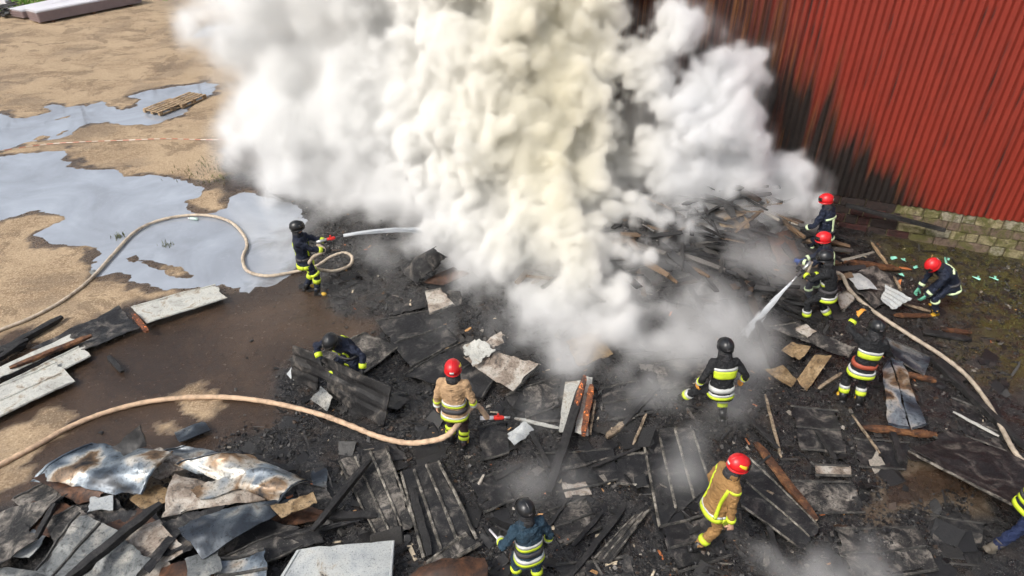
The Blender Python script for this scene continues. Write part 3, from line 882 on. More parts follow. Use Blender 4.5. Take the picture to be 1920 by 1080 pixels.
beam('burning_stick', 'half burnt orange-brown stick across the end of the pale panel', (248,588), (277,622), .17, .17, .09, .08, 'ember', 'stick')
panel('metal_scrap', 'small torn grey scrap by the hose on the sand', [(166,508),(178,504),(183,512),(172,516)], .03, 'greysheet', 'scrap', warp=.02, n=(6,5), rag=0)

G2 = 'buckled sheets heaped at the bottom left'
panel('metal_sheet', 'dark sheet lowest in the heap at the left edge', [(-30,1075),(-20,965),(108,922),(118,934)], (.05,.12,.30,.28), 'charash', warp=.06, group=G2)
panel('metal_sheet', 'grey sooty sheet between the black diagonal beam and the left dark sheet', [(62,1068),(150,962),(226,994),(126,1100)], (.25,.35,.35,.25), 'greysheet', ribs=3, ribmat='ribdark', warp=.05, group=G2)
panel('metal_sheet', 'small pale sheet corner showing between the dark sheets at the left', [(20,1040),(60,990),(90,1000),(55,1045)], .18, 'galv', warp=.05, group=G2)
panel('metal_sheet', 'buckled pale and blue sheet on top of the heap, nearest the wet sand', [(43,894),(168,824),(326,848),(262,928)], (.30,.42,.48,.40), 'heat', warp=.10, curl=(.10,-.04), ribs=2, ribmat='heat', n=(30,18), group=G2)
panel('metal_sheet', 'brown underside sheet sticking out below the buckled pale sheet', [(60,900),(130,860),(215,915),(145,942)], (.22,.25,.28,.22), 'rust', warp=.06, group=G2)
panel('metal_sheet', 'dark triangular sheet standing up behind the buckled pale sheet', [(205,840),(262,797),(278,838),(240,858)], (.35,.75,.40,.35), 'char', warp=.03, group=G2)
panel('metal_sheet', 'dark blue sheet at the back of the heap', [(288,848),(345,836),(468,858),(392,886)], (.3,.35,.32,.28), 'bluesteel', warp=.06, ribs=2, ribmat='bluesteel', group=G2)
panel('metal_sheet', 'long arched steel sheet with a blue and grey sheen over the heap', [(322,868),(468,852),(588,905),(520,945)], (.45,.50,.35,.40), 'heat', warp=.07, curl=(.16,.02), ribs=2, ribmat='bluesteel', n=(30,18), group=G2)
panel('metal_sheet', 'cream and black stained sheet under the arched steel sheet', [(300,966),(330,892),(470,912),(498,938)], (.28,.36,.36,.3), 'paleash', warp=.07, curl=(.05,0), group=G2)
panel('metal_sheet', 'small grey square of sheet under the buckled pale sheet', [(162,928),(211,926),(211,955),(161,962)], .27, 'galv', warp=.03, n=(8,6), group=G2)
panel('metal_sheet', 'olive stained sheet in the middle of the heap', [(238,934),(300,905),(330,930),(275,962)], (.22,.26,.26,.22), 'tan', warp=.05, group=G2)
panel('metal_sheet', 'black sheet below the cream stained one', [(307,972),(426,950),(356,1038),(302,1048)], (.26,.28,.26,.22), 'char', warp=.06, group=G2)
panel('metal_sheet', 'brown stained sheet right of the black diagonal beam', [(196,990),(260,950),(330,1010),(255,1070)], (.22,.25,.25,.2), 'rust', warp=.05, group=G2)
panel('metal_sheet', 'twisted dark sheet with a scorched tan end at the right of the heap', [(332,988),(480,943),(596,928),(372,1056)], (.36,.42,.36,.30), 'bluesteel', warp=.06, curl=(.10,.05), n=(30,14), group=G2)
panel('metal_sheet', 'scorched tan end piece resting on the twisted dark sheet', [(505,952),(588,926),(596,944),(528,972)], (.42,.42,.42,.42), 'tan', warp=.05, n=(14,8), group=G2)
panel('metal_sheet', 'white and blue streaked sheet at the bottom edge left of the big galvanised one', [(405,1046),(496,1026),(508,1105),(395,1110)], (.3,.32,.28,.26), 'heat', warp=.06, ribs=3, ribmat='ribdark', group=G2)
panel('metal_sheet', 'pale streaked sheet at the bottom edge beside the black diagonal beam', [(195,1050),(300,1030),(350,1100),(180,1110)], (.2,.22,.24,.2), 'paleash', warp=.05, group=G2)
panel('metal_sheet', 'dark brown sheet at the bottom edge in the middle of the heap', [(300,1062),(400,1040),(412,1110),(290,1110)], (.22,.22,.24,.2), 'rust', warp=.05, group=G2)
panel('metal_sheet', 'black sheet between the twisted sheet and the galvanised sheet', [(480,1010),(600,985),(610,1016),(500,1045)], .16, 'char', warp=.05, group=G2)
panel('metal_sheet', 'dull grey sheet filling the very corner at bottom left', [(-40,1120),(-20,1060),(90,1070),(80,1130)], .16, 'greysheet', warp=.05, group=G2)
beam('charred_beam', 'long black rough beam lying diagonally over the sheet heap', (126,1085), (302,944), .50, .50, .12, .10, 'charwood', group=G2)
beam('charred_beam', 'thin black stick standing among the sheets at the left', (68,1010), (102,945), .32, .36, .07, .06, 'charwood', group=G2)
panel('galvanised_sheet', 'large pale spangled galvanised sheet with a soot blot at the bottom edge', [(500,1120),(556,1030),(740,1015),(733,1120)], (.22,.30,.26,.24), 'galvblot', warp=.025, curl=(0,.04), ribs=2, ribmat='galv', n=(30,18))
beam('charred_beam', 'black beam leaning up across the flat ribbed panel from the sheet heap', (585,995), (694,862), .30, .22, .10, .09, 'charwood')
beam('charred_plank', 'flat black plank right of the sheet heap', (618,968), (708,965), .16, .14, .12, .05, 'charwood', 'plank')
panel('metal_strip', 'long narrow dark strip running from the sheet heap to the black plank', [(458,1030),(600,985),(698,970),(585,1000)], (.20,.18,.14,.16), 'char', 'metal strip', warp=.03)
panel('burnt_sheet', 'small dark panel piece between the sheet heap and the ribbed panel', [(582,876),(615,874),(612,916),(586,926)], .10, 'bluesteel', warp=.03, n=(10,8))
panel('burnt_sheet', 'small dark piece with a white edge lying alone above the sheet heap', [(327,812),(383,787),(394,806),(336,832)], (.04,.05,.10,.08), 'bluesteel', warp=.02, n=(12,8))

for lb, q, z, mt, wp in [
    ('rust edged sheet at the left end of the heap beside the dark left sheet', [(10,985),(60,935),(150,948),(95,1010)], (.10,.14,.2,.14), 'rust', .06),
    ('brown grey sheet under the small grey square', [(130,950),(200,935),(262,965),(190,1000)], (.16,.2,.22,.18), 'charash', .06),
    ('black sheet edge below the buckled pale sheet', [(120,905),(205,920),(240,958),(150,960)], (.12,.16,.18,.14), 'char', .06),
    ('cream streaked sheet in the middle bottom of the heap', [(232,1012),(300,975),(350,1030),(270,1075)], (.26,.30,.30,.24), 'paleash', .07),
    ('thin dark strip lying over the cream streaked sheet', [(262,1060),(330,985),(342,992),(280,1075)], .34, 'char', .03),
    ('smoked grey sheet right of the long black beam at the bottom edge', [(140,1085),(230,1010),(285,1050),(215,1120)], (.28,.34,.32,.28), 'greysheet', .06),
    ('narrow rusty sheet sticking out right of the arched steel sheet', [(470,962),(560,945),(640,960),(540,990)], (.12,.2,.14,.12), 'rust', .05),
    ('black folded sheet under the twisted dark sheet', [(400,1020),(500,965),(560,985),(450,1050)], (.18,.24,.18,.14), 'char', .08),
    ('pale edged sheet between the arched sheet and the dark triangle', [(240,862),(300,838),(360,868),(300,900)], (.30,.34,.36,.32), 'paleash', .07),
    ('small heat tinted flap hanging over the cream stained sheet', [(350,915),(420,890),(450,915),(375,940)], (.44,.48,.46,.42), 'heat', .06),
    ('dull sheet at the bottom edge left of the white and blue streaked one', [(345,1050),(410,1030),(420,1075),(355,1095)], .28, 'greysheet', .05),
    ('brown scorched sheet low in the left corner', [(-40,1010),(40,975),(75,1010),(-20,1075)], (.2,.26,.26,.2), 'charash', .06),
    ]:
    panel('metal_sheet', lb, q, z, mt, warp=wp, group=G2, rag=.04)
for lb, q, z, mt, rb in [
    ('flat scorched sheet behind the dark left sheet, touching the wet sand', [(20,935),(110,888),(150,915),(60,968)], (.10,.14,.16,.10), 'charash', 2),
    ('flat sooty sheet between the dark blue sheet and the lone dark piece', [(392,860),(480,848),(560,880),(470,892)], (.14,.14,.10,.12), 'char', 2),
    ('flat burnt sheet right of the scorched tan end piece', [(540,900),(610,915),(640,950),(575,960)], (.08,.08,.08,.10), 'charash', 2),
    ('flat brown black sheet below the twisted dark sheet', [(380,1060),(520,1000),(570,1020),(440,1085)], (.20,.22,.18,.18), 'charash', 2),
    ('flat sooty sheet under the olive stained one', [(200,965),(280,950),(320,985),(240,1010)], (.20,.22,.22,.20), 'char', 0),
    ('flat smoked sheet crossing the left part of the heap', [(78,975),(140,945),(190,975),(110,1030)], (.24,.30,.30,.24), 'charash', 2),
    ]:
    panel('metal_sheet', lb, q, z, mt, ribs=rb, ribmat='ribdark', warp=.04, group=G2, rag=.05)
G3 = 'flat ribbed panels burnt on the ground'
panel('ribbed_sheet', 'burnt ribbed panel with pale ridges beside the big galvanised sheet', [(725,837),(780,987),(708,1012),(633,864)], (.09,.08,.08,.09), 'charash', ribs=4, warp=.02, group=G3)
panel('ribbed_sheet', 'burnt ribbed panel with a black beam on it, left of the bottom firefighter', [(823,863),(898,1012),(795,1057),(750,884)], (.09,.08,.08,.09), 'char', ribs=4, warp=.02, group=G3)
beam('charred_beam', 'black beam lying along the ribbed panel left of the bottom firefighter', (772,915), (806,1042), .12, .12, .11, .07, 'charwood')
panel('ribbed_sheet', 'large burnt ribbed panel below the kneeling firefighter in the smoke', [(1297,800),(1335,912),(1235,992),(1200,803)], (.07,.07,.07,.07), 'char', ribs=4, ribmat='ribpale', warp=.02, group=G3)
panel('ribbed_sheet', 'charred ribbed panel right of the firefighter in the brown suit', [(1388,948),(1502,1030),(1541,992),(1402,852)], (.08,.10,.10,.06), 'char', ribs=3, warp=.02, group=G3)
panel('ribbed_sheet', 'charred ribbed panel tail near the bottom edge right of the bottom firefighter', [(1113,1047),(1190,967),(1221,953),(1143,1055)], (.09,.10,.10,.09), 'charash', ribs=3, warp=.02, group=G3)
panel('ribbed_sheet', 'broad charred panel near the left hoseman, closest to the wet ground', [(704,601),(812,580),(860,640),(770,692)], (.10,.12,.12,.08), 'char', ribs=3, ribmat='ribdark', warp=.03, group=G3)
panel('ribbed_sheet', 'charred panel with one long pale edge behind the crouching panel lifter', [(590,666),(684,622),(748,650),(655,722)], (.14,.14,.10,.08), 'charash', ribs=2, warp=.02, group=G3)
panel('ribbed_sheet', 'charred panel behind the helmet of the tan coated firefighter', [(752,700),(870,640),(935,700),(905,748)], (.12,.14,.14,.10), 'char', ribs=3, ribmat='ribdark', warp=.04, group=G3)
panel('ribbed_sheet', 'charred panel lying right of the red nozzle', [(945,742),(1060,700),(1060,790),(975,790)], (.06,.06,.05,.05), 'char', ribs=3, ribmat='ribdark', warp=.03, group=G3)
panel('ribbed_sheet', 'charred panel left of the sticks in the middle of the burnt ground', [(1000,850),(1150,840),(1160,900),(1040,925)], (.05,.05,.05,.05), 'char', ribs=2, ribmat='ribdark', warp=.03, group=G3)

for lb, q, z, mt, rb in [
    ('charred sheet left of the bottom firefighter helmet', [(880,905),(945,880),(965,940),(905,965)], .05, 'char', 2),
    ('charred sheet right of the bottom firefighter shoulder', [(1025,960),(1100,930),(1130,990),(1050,1025)], .05, 'charash', 3),
    ('broad charred sheet at the bottom edge right of the bottom firefighter', [(1040,1060),(1180,1040),(1200,1110),(1050,1120)], .05, 'char', 3),
    ('charred sheet under the boots of the firefighter in the brown suit', [(1235,990),(1330,960),(1375,1040),(1270,1075)], .05, 'char', 3),
    ('flat charred sheet in front of the small pinkish panel', [(1480,900),(1600,905),(1625,960),(1510,965)], .05, 'charash', 2),
    ('charred sheet between the rusty beam and the red belt man', [(1480,760),(1570,770),(1590,850),(1500,845)], .05, 'char', 3),
    ('charred sheet below the blue tinted strips', [(1600,820),(1710,830),(1700,880),(1610,875)], .05, 'char', 2),
    ('large charred sheet at the bottom edge below the brown earth patch', [(1560,990),(1720,985),(1760,1070),(1590,1090)], .05, 'charash', 3),
    ('charred sheet left of the right edge firefighter', [(1740,960),(1850,985),(1840,1060),(1750,1050)], .05, 'char', 2),
    ('charred sheet along the right hose', [(1780,740),(1850,770),(1890,850),(1810,815)], .05, 'char', 3),
    ('charred sheet between the tan coated man and the crumpled foil', [(895,800),(950,790),(955,850),(900,865)], .05, 'char', 2),
    ('charred sheet below the lower hose bend', [(660,835),(740,830),(770,860),(690,875)], .05, 'char', 0),
    ('charred sheet left of the smouldering beams', [(980,730),(1050,700),(1050,760),(985,785)], .08, 'charash', 2),
    ('charred sheet right of the smouldering beams in thin smoke', [(1125,725),(1215,710),(1230,775),(1140,790)], .05, 'char', 3),
    ('grey charred sheet behind the kneeling man in thin smoke', [(1220,680),(1320,665),(1330,720),(1240,735)], .06, 'charash', 2),
    ]:
    panel('ribbed_sheet', lb, q, z, mt, ribs=rb, ribmat='ribdark', warp=.035, rag=.06, group=G3)

panel('burnt_sheet', 'pale bordered panel end lying below the ribbed panel with the beam', [(797,1056),(877,997),(902,1018),(806,1074)], (.12,.13,.15,.12), 'charash', ribs=2, warp=.02)
panel('metal_sheet', 'rust brown curled sheet at the bottom edge left of the bottom firefighter', [(725,1115),(800,1058),(912,1044),(930,1120)], (.12,.2,.2,.14), 'rust', warp=.05, curl=(.08,.08))
panel('burnt_sheet', 'bent black sheet standing tilted beside the smoke right of the left hoseman', [(752,500),(818,461),(838,482),(782,532)], (.25,1.0,.9,.20), 'char', warp=.03, curl=(0,.12))
panel('burnt_sheet', 'brown board wedged under the bent black sheet at the smoke', [(790,528),(850,500),(880,512),(830,535)], (.2,.35,.35,.2), 'rust', warp=.03)
panel('burnt_sheet', 'tan and cream block of panel at the foot of the smoke', [(797,547),(828,540),(852,571),(806,591)], (.32,.34,.32,.28), 'paleash', warp=.03, ribs=2, ribmat='ribpale', n=(12,10))
panel('burnt_sheet', 'small broken panel right of the cream block at the smoke', [(836,540),(862,545),(868,570),(850,575)], (.3,.34,.25,.25), 'charash', warp=.05, n=(10,8))
panel('burnt_sheet', 'brown scorched panel with a torn pale top in front of the smoke', [(868,668),(905,650),(1014,684),(963,738)], (.22,.30,.26,.20), 'paleash', warp=.05, ribs=2, ribmat='ribdark', n=(24,16))
panel('torn_foil', 'crumpled white facing torn off the scorched panel in front of the smoke', [(862,648),(898,632),(935,655),(885,682)], (.34,.40,.36,.36), 'white', 'scrap', warp=.12, n=(14,12), rag=.08)
panel('torn_foil', 'smaller pale torn flap right of the crumpled white facing', [(905,640),(940,622),(948,640),(915,655)], (.3,.38,.3,.3), 'paleash', 'scrap', warp=.10, n=(12,10), rag=.06)
panel('torn_foil', 'brown crumpled flap left of the crumpled white facing', [(835,650),(862,638),(868,655),(842,664)], .2, 'tan', 'scrap', warp=.06, n=(8,8), rag=.04)
G4 = 'boards and beams smouldering in the middle'
panel('metal_board', 'pale board left of the black smouldering beam', [(1060,715),(1090,712),(1072,815),(1046,810)], .12, 'white', 'board', warp=.02, group=G4)
panel('metal_board', 'pale board lying right of the black smouldering beam', [(1093,702),(1112,706),(1103,817),(1076,813)], .13, 'white', 'board', warp=.02, group=G4)
beam('charred_beam', 'long black smouldering beam lying across the pale boards', (1094,716), (1028,924), .26, .12, .14, .12, 'charwood', group=G4)
beam('burning_beam', 'glowing tip of the long black beam', (1097,706), (1080,762), .30, .26, .10, .09, 'ember', group=G4)
beam('burning_beam', 'reddish smouldering beam lying on the right pale board', (1109,722), (1094,816), .20, .19, .10, .08, 'ember', group=G4)
beam('pale_lath', 'thin pale lath right of the smouldering beams', (1116,750), (1106,815), .12, .12, .04, .03, 'palewood', 'lath', group=G4)
beam('pale_lath', 'long white lath on the ground right of the red nozzle', (965,784), (1048,803), .10, .10, .06, .03, 'white', 'lath')
panel('torn_foil', 'crumpled grey foil below the red nozzle', [(946,815),(985,795),(1003,806),(965,838)], (.08,.14,.1,.08), 'galv', 'scrap', warp=.10, n=(12,10), rag=.06)
beam('charred_lath', 'thin charred lath from the crumpled foil down to the right', (985,790), (1030,875), .08, .08, .07, .04, 'charwood', 'lath')
panel('metal_strip', 'thin strip with a pale edge left of the square panel corner', [(1052,876),(1157,851),(1160,858),(1054,884)], .08, 'charash', 'metal strip', warp=.01, n=(16,4))
panel('burnt_sheet', 'square dark panel corner with pale left and lower edges', [(1155,853),(1218,848),(1219,913),(1156,907)], .05, 'char', ribs=2, warp=.01, n=(12,10))
panel('ash_crust', 'pale crust of ash by the foot of the long black beam', [(1050,905),(1098,902),(1110,925),(1062,932)], .05, 'paleash', 'ash', warp=.04, n=(14,10), rag=.08)
G5 = 'sticks strewn over the burnt ground'
for lb, a, b, w, h, mt in [
    ('charred stick right of the bottom firefighter, closest to him', (1130,960), (1073,1024), .07, .05, 'charwood'),
    ('long charred stick running out at the bottom edge right of the bottom firefighter', (1170,953), (1062,1090), .08, .06, 'charwood'),
    ('thin charred stick from the long black beam towards the bottom firefighter', (1065,935), (1020,1000), .05, .04, 'charwood'),
    ('split pale wood chunk right of the smouldering beams', (1137,820), (1170,793), .10, .06, 'palewood'),
    ('thin pale stick right of the split wood chunk', (1187,834), (1212,776), .045, .035, 'palewood'),
    ('long dark stick pointing up into the smoke from the split wood chunk', (1165,800), (1240,720), .08, .06, 'charwood'),
    ('reddish rusty beam beside the firefighter in the brown suit', (1417,830), (1530,975), .13, .07, 'brownwood'),
    ('pale lath lying on the panel right of the firefighter in the brown suit', (1437,920), (1532,976), .05, .03, 'palewood'),
    ('pale stick upright in the picture between the two men in the lower right', (1435,740), (1465,858), .045, .03, 'palewood'),
    ('dark stick crossing the burnt ground below the folded cardboard', (1400,780), (1460,842), .08, .05, 'charwood'),
    ('charred stick below the man with the red belt', (1528,806), (1568,862), .07, .05, 'charwood'),
    ('thin pale stick below the man with the red belt', (1598,778), (1650,850), .035, .03, 'palewood'),
    ('dark reddish beam under the blue tinted strips', (1618,802), (1756,815), .11, .08, 'brownwood'),
    ('thick dark stick below the dark reddish beam', (1672,806), (1690,868), .10, .07, 'charwood'),
    ('long black pole crossing under the right hose', (1745,670), (1925,842), .11, .10, 'charwood'),
    ('thin white stick left of the right hose', (1787,772), (1873,818), .04, .03, 'white'),
    ('thin grey stick left of the white stick', (1762,802), (1862,862), .04, .03, 'ribdark'),
    ('long thin grey stick nearest the lifted sheet edge', (1745,815), (1850,878), .04, .03, 'ribdark'),
    ('reddish beam behind the right hoseman', (1582,490), (1685,504), .13, .10, 'brownwood'),
    ('pale pole leaning over the rubble in front of the plinth', (1634,455), (1664,496), .05, .05, 'greywood'),
    ('short orange-brown plank under the crouching firefighter', (1676,591), (1746,592), .09, .05, 'brownwood'),
    ('brown plank right of the crouching firefighter feet', (1765,617), (1822,624), .10, .05, 'brownwood'),
    ('black plank below the crouching firefighter', (1730,622), (1822,636), .14, .06, 'charwood'),
    ('black plank lying left of the right hose by the man with the red belt', (1694,700), (1755,714), .10, .07, 'brownwood'),
    ('pale stick in front of the crouching firefighter', (1690,568), (1745,584), .05, .04, 'palewood'),
    ('dark stick beside the pale pole', (1676,518), (1690,545), .05, .04, 'palewood'),
    ('charred beam under the feet of the right hoseman', (1440,560), (1540,600), .12, .10, 'charwood'),
    ('pale splintered stick by the folded cardboard', (1535,728), (1578,700), .06, .05, 'palewood'),
    ('charred stick right of the folded cardboard', (1560,735), (1600,700), .07, .06, 'charwood'),
    ('charred beam from the square panel corner up to the right', (1110,876), (1200,840), .06, .05, 'charwood'),
    ('dark stick between the bottom firefighter and the ribbed panels', (930,900), (980,870), .06, .05, 'charwood'),
    ('charred lath at the bottom edge right of the brown suited firefighter', (1440,985), (1462,1050), .08, .05, 'charwood'),
    ]:
    beam('burnt_stick', lb, a, b, .08, .08, w, h, mt, 'stick', G5)
panel('burnt_sheet', 'small pinkish grey panel lying alone right of the red helmet', [(1525,870),(1595,874),(1597,893),(1528,891)], (.08,.08,.10,.10), 'paleash', warp=.01, ribs=2, ribmat='ribdark', n=(12,6))
panel('metal_strip', 'short pale grooved strip near the bottom edge', [(1432,1024),(1446,1026),(1442,1066),(1428,1063)], .08, 'ribpale', 'metal strip', warp=.01, n=(8,5))
G6 = 'blue tinted strips by the man with the red belt'
panel('metal_strip', 'left blue and brown tinted strip by the man with the red belt', [(1655,690),(1668,668),(1708,804),(1664,798)], (.16,.18,.16,.14), 'heat', 'metal strip', warp=.05, ribs=2, ribmat='bluesteel', group=G6)
panel('metal_strip', 'right cream and blue tinted strip by the man with the red belt', [(1670,668),(1692,675),(1738,798),(1710,805)], (.20,.20,.17,.16), 'heat', 'metal strip', warp=.05, ribs=2, ribmat='bluesteel', group=G6)
panel('metal_sheet', 'large charred sheet with a lifted curling edge at the right', [(1704,846),(1925,962),(1990,900),(1775,806)], (.30,.55,.15,.08), 'char', warp=.05, curl=(.04,-.02), n=(30,16))
beam('edge_strip', 'pale curling rim along the lifted charred sheet', (1703,846), (1915,955), .33, .57, .02, .04, 'ribpale', 'metal strip')
panel('metal_sheet', 'white crumpled sheet right of the right hoseman', [(1585,512),(1612,508),(1646,545),(1608,545)], (.15,.2,.2,.15), 'galv', warp=.06, n=(14,10))
panel('metal_sheet', 'dark sheet under the white crumpled sheet', [(1575,520),(1640,500),(1700,545),(1640,580)], .08, 'charash', warp=.05)
panel('corrugated_sheet', 'corrugated grey sheet being lifted by the crouching firefighter', [(1660,534),(1710,560),(1674,580),(1650,560)], (.16,.36,.14,.10), 'galv', 'metal sheet', warp=.03, fluted=.012, n=(16,40))
panel('burnt_sheet', 'speckled panel by the boots of the right hoseman', [(1568,552),(1588,543),(1606,559),(1577,587)], (.16,.18,.14,.12), 'paleash', warp=.02, ribs=2, ribmat='ribpale', n=(12,8))
panel('burnt_sheet', 'blue-grey charred panel right of the man with the red belt', [(1661,628),(1745,671),(1733,706),(1676,674)], (.10,.12,.10,.10), 'bluesteel', warp=.03, ribs=2, ribmat='ribdark')
panel('burnt_sheet', 'dark panel with a pale edge in front of the right hoseman', [(1440,610),(1492,602),(1602,652),(1590,674)], (.30,.36,.30,.24), 'charash', warp=.03, ribs=2)
panel('burnt_sheet', 'pale speckled piece on the dark panel in front of the right hoseman', [(1485,614),(1511,607),(1537,621),(1515,633)], .38, 'paleash', warp=.03, n=(10,8))
panel('burnt_sheet', 'tan stained broken panel behind the folded cardboard', [(1465,655),(1485,640),(1520,650),(1500,680)], (.2,.3,.25,.2), 'tan', warp=.05, n=(10,8))
# folded tan card: two leaves, one thing
fa = [PG(1434,694,.18), PG(1468,684,.30), PG(1494,711,.06), PG(1484,728,.04)]
fb = [PG(1494,711,.06), PG(1528,664,.34), PG(1560,666,.36), PG(1512,735,.04)]
cc = (fa[0] + fb[2]) / 2
V, F = [], []
for Q in ([fa[0], fa[1], fa[2], fa[3]], [fb[0], fb[1], fb[2], fb[3]]):
    for h in (0, -.008):
        for j in range(7):
            for i in range(7):
                u, v = i / 6, j / 6
                p = Q[0] * ((1-u)*(1-v)) + Q[1] * (u*(1-v)) + Q[2] * (u*v) + Q[3] * ((1-u)*v)
                V.append(p - cc + Vector((0, 0, h + .03 * float(noise3(np.array([u * 3 + Q[0].x]), v * 3, 0, 9)[0]))))
for s in range(4):
    for j in range(6):
        for i in range(6):
            a = s * 49 + j * 7 + i; F.append((a, a + 1, a + 8, a + 7))
tag(link_mesh('cardboard_sheet', mesh_from('cardboard_sheet', V, F), M['tan'], None, cc), 'folded brown cardboard sheet lying on the rubble below the right hoseman', 'cardboard')
beam('black_pipe', 'black pipe leaning along the sooty plinth', (wa + WD * 0.1 + WN * .35 + Vector((0, 0, -.12))), (wa + WD * 2.35 + WN * .30 + Vector((0, 0, -.40))), 0, 0, .09, .09, 'charwood', 'pipe', taper=.9)

G7 = 'charred boards on the heap in the smoke'
for lb, q, z, mt in [
    ('tan stained panel high on the heap beneath the wall plume', [(1288,335),(1335,330),(1400,395),(1360,415)], (.5,.5,.3,.3), 'tan'),
    ('tan panel corner poking from the smoke by the wall', [(1420,350),(1450,345),(1462,365),(1440,378)], (.7,.75,.5,.5), 'tan'),
    ('olive stained panel on the heap behind the right hose team', [(1330,380),(1385,385),(1410,425),(1350,430)], (.3,.3,.2,.2), 'tan'),
    ('brown board on the front of the heap right of the thick smoke', [(1160,500),(1215,480),(1240,540),(1180,560)], (.12,.14,.12,.1), 'charash'),
    ('pale patched board on the front of the heap', [(1152,492),(1185,480),(1200,505),(1165,520)], .2, 'paleash'),
    ('long dark board running down the heap', [(1250,500),(1290,490),(1350,560),(1310,575)], .12, 'charash'),
    ('grey brown board at the right foot of the heap', [(1320,535),(1345,525),(1390,570),(1365,590)], .16, 'charash'),
    ('dark board at the top of the heap front', [(1230,455),(1340,440),(1350,460),(1240,480)], .14, 'char'),
    ('dark slanting board at the right of the heap', [(1380,470),(1410,455),(1480,540),(1450,555)], .14, 'char'),
    ('brown sheet beside the hose team on the heap', [(1440,440),(1480,430),(1500,480),(1460,500)], .2, 'rust'),
    ('tan scorched sheet under the front edge of the smoke', [(1060,640),(1120,620),(1150,660),(1085,690)], .12, 'tan'),
    ('dark sheet left of the cream block under the smoke edge', [(700,560),(780,540),(800,575),(730,590)], .08, 'char'),
    ]:
    panel('charred_board', lb, q, z, mt, 'board', warp=.05, n=(16, 8), group=G7)
for lb, a, b in [
    ('charred beam leaning on the heap below the tan panel', (1290,360), (1400,470)),
    ('charred beam crossing the heap front', (1240,540), (1380,500)),
    ('charred beam low on the heap towards the hose team', (1350,500), (1500,560)),
    ('short charred beam right of the kneeling firefighter', (1420,600), (1450,690)),
    ('charred beam on the heap top under the smoke', (1150,470), (1330,448)),
    ]:
    beam('charred_beam', lb, a, b, .2, .2, .13, .11, 'charwood', group=G7)

# teal plastic shards near the plinth, a bottle in the puddle
M['teal'] = plain('pale_teal_plastic', (0.25, 0.62, 0.48), 0.4, 0, 0.1, 5, 0)
for i, ((px, py), l, lb) in enumerate([((1676,484), .14, 'teal shard left-most below the plinth'), ((1694,487), .10, 'teal shard right of the left-most one'), ((1716,501), .10, 'teal shard just left of the crouching red helmet'),
                            ((1773,488), .26, 'long thin teal shard upright right of the crouching red helmet'), ((1775,502), .10, 'teal shard below the long thin one'), ((1690,515), .09, 'teal shard above the lifted corrugated sheet'),
                            ((1831,521), .16, 'teal shard right of the crouching firefighter back'), ((1863,522), .17, 'right-most teal shard on the mossy ground')]):
    m = MB(); m.box((0, 0, 0.0), (l, .07 if l < .2 else .04, .02), Matrix.Rotation(r5.uniform(0, 3) if l < .2 else 1.2, 3, 'Z') @ Matrix.Rotation(.3, 3, 'X'), 0, .012)
    m.box((l * .3, .03, 0.01), (l * .5, .04, .015), Matrix.Rotation(1.0, 3, 'Z'), 0, .01)
    o = m.build('plastic_shard', M['teal'], None, PG(px, py, .05)); tag(o, lb, 'plastic', 'teal shards below the plinth')
M['bottle'] = plain('clear_green_plastic', (0.45, 0.58, 0.52), 0.15, 0, 0.05, 5, 0)
b0, b1 = P(354, 409, .03), P(371, 411, .03)
m = MB(); dd = (b1 - b0)
m.tube([b0 - b0, dd * .1, dd * .2, dd * .35, dd * .95, dd], [.012, .013, .03, .038, .038, .02], 10)
o = m.build('plastic_bottle', M['bottle'], None, b0, True); tag(o, 'clear plastic bottle floating by the top bend of the hose', 'bottle')
m = MB(); m.tube([dd * -.08, dd * .04], .016, 8); m.build('cap', M['stackwhite'], o)

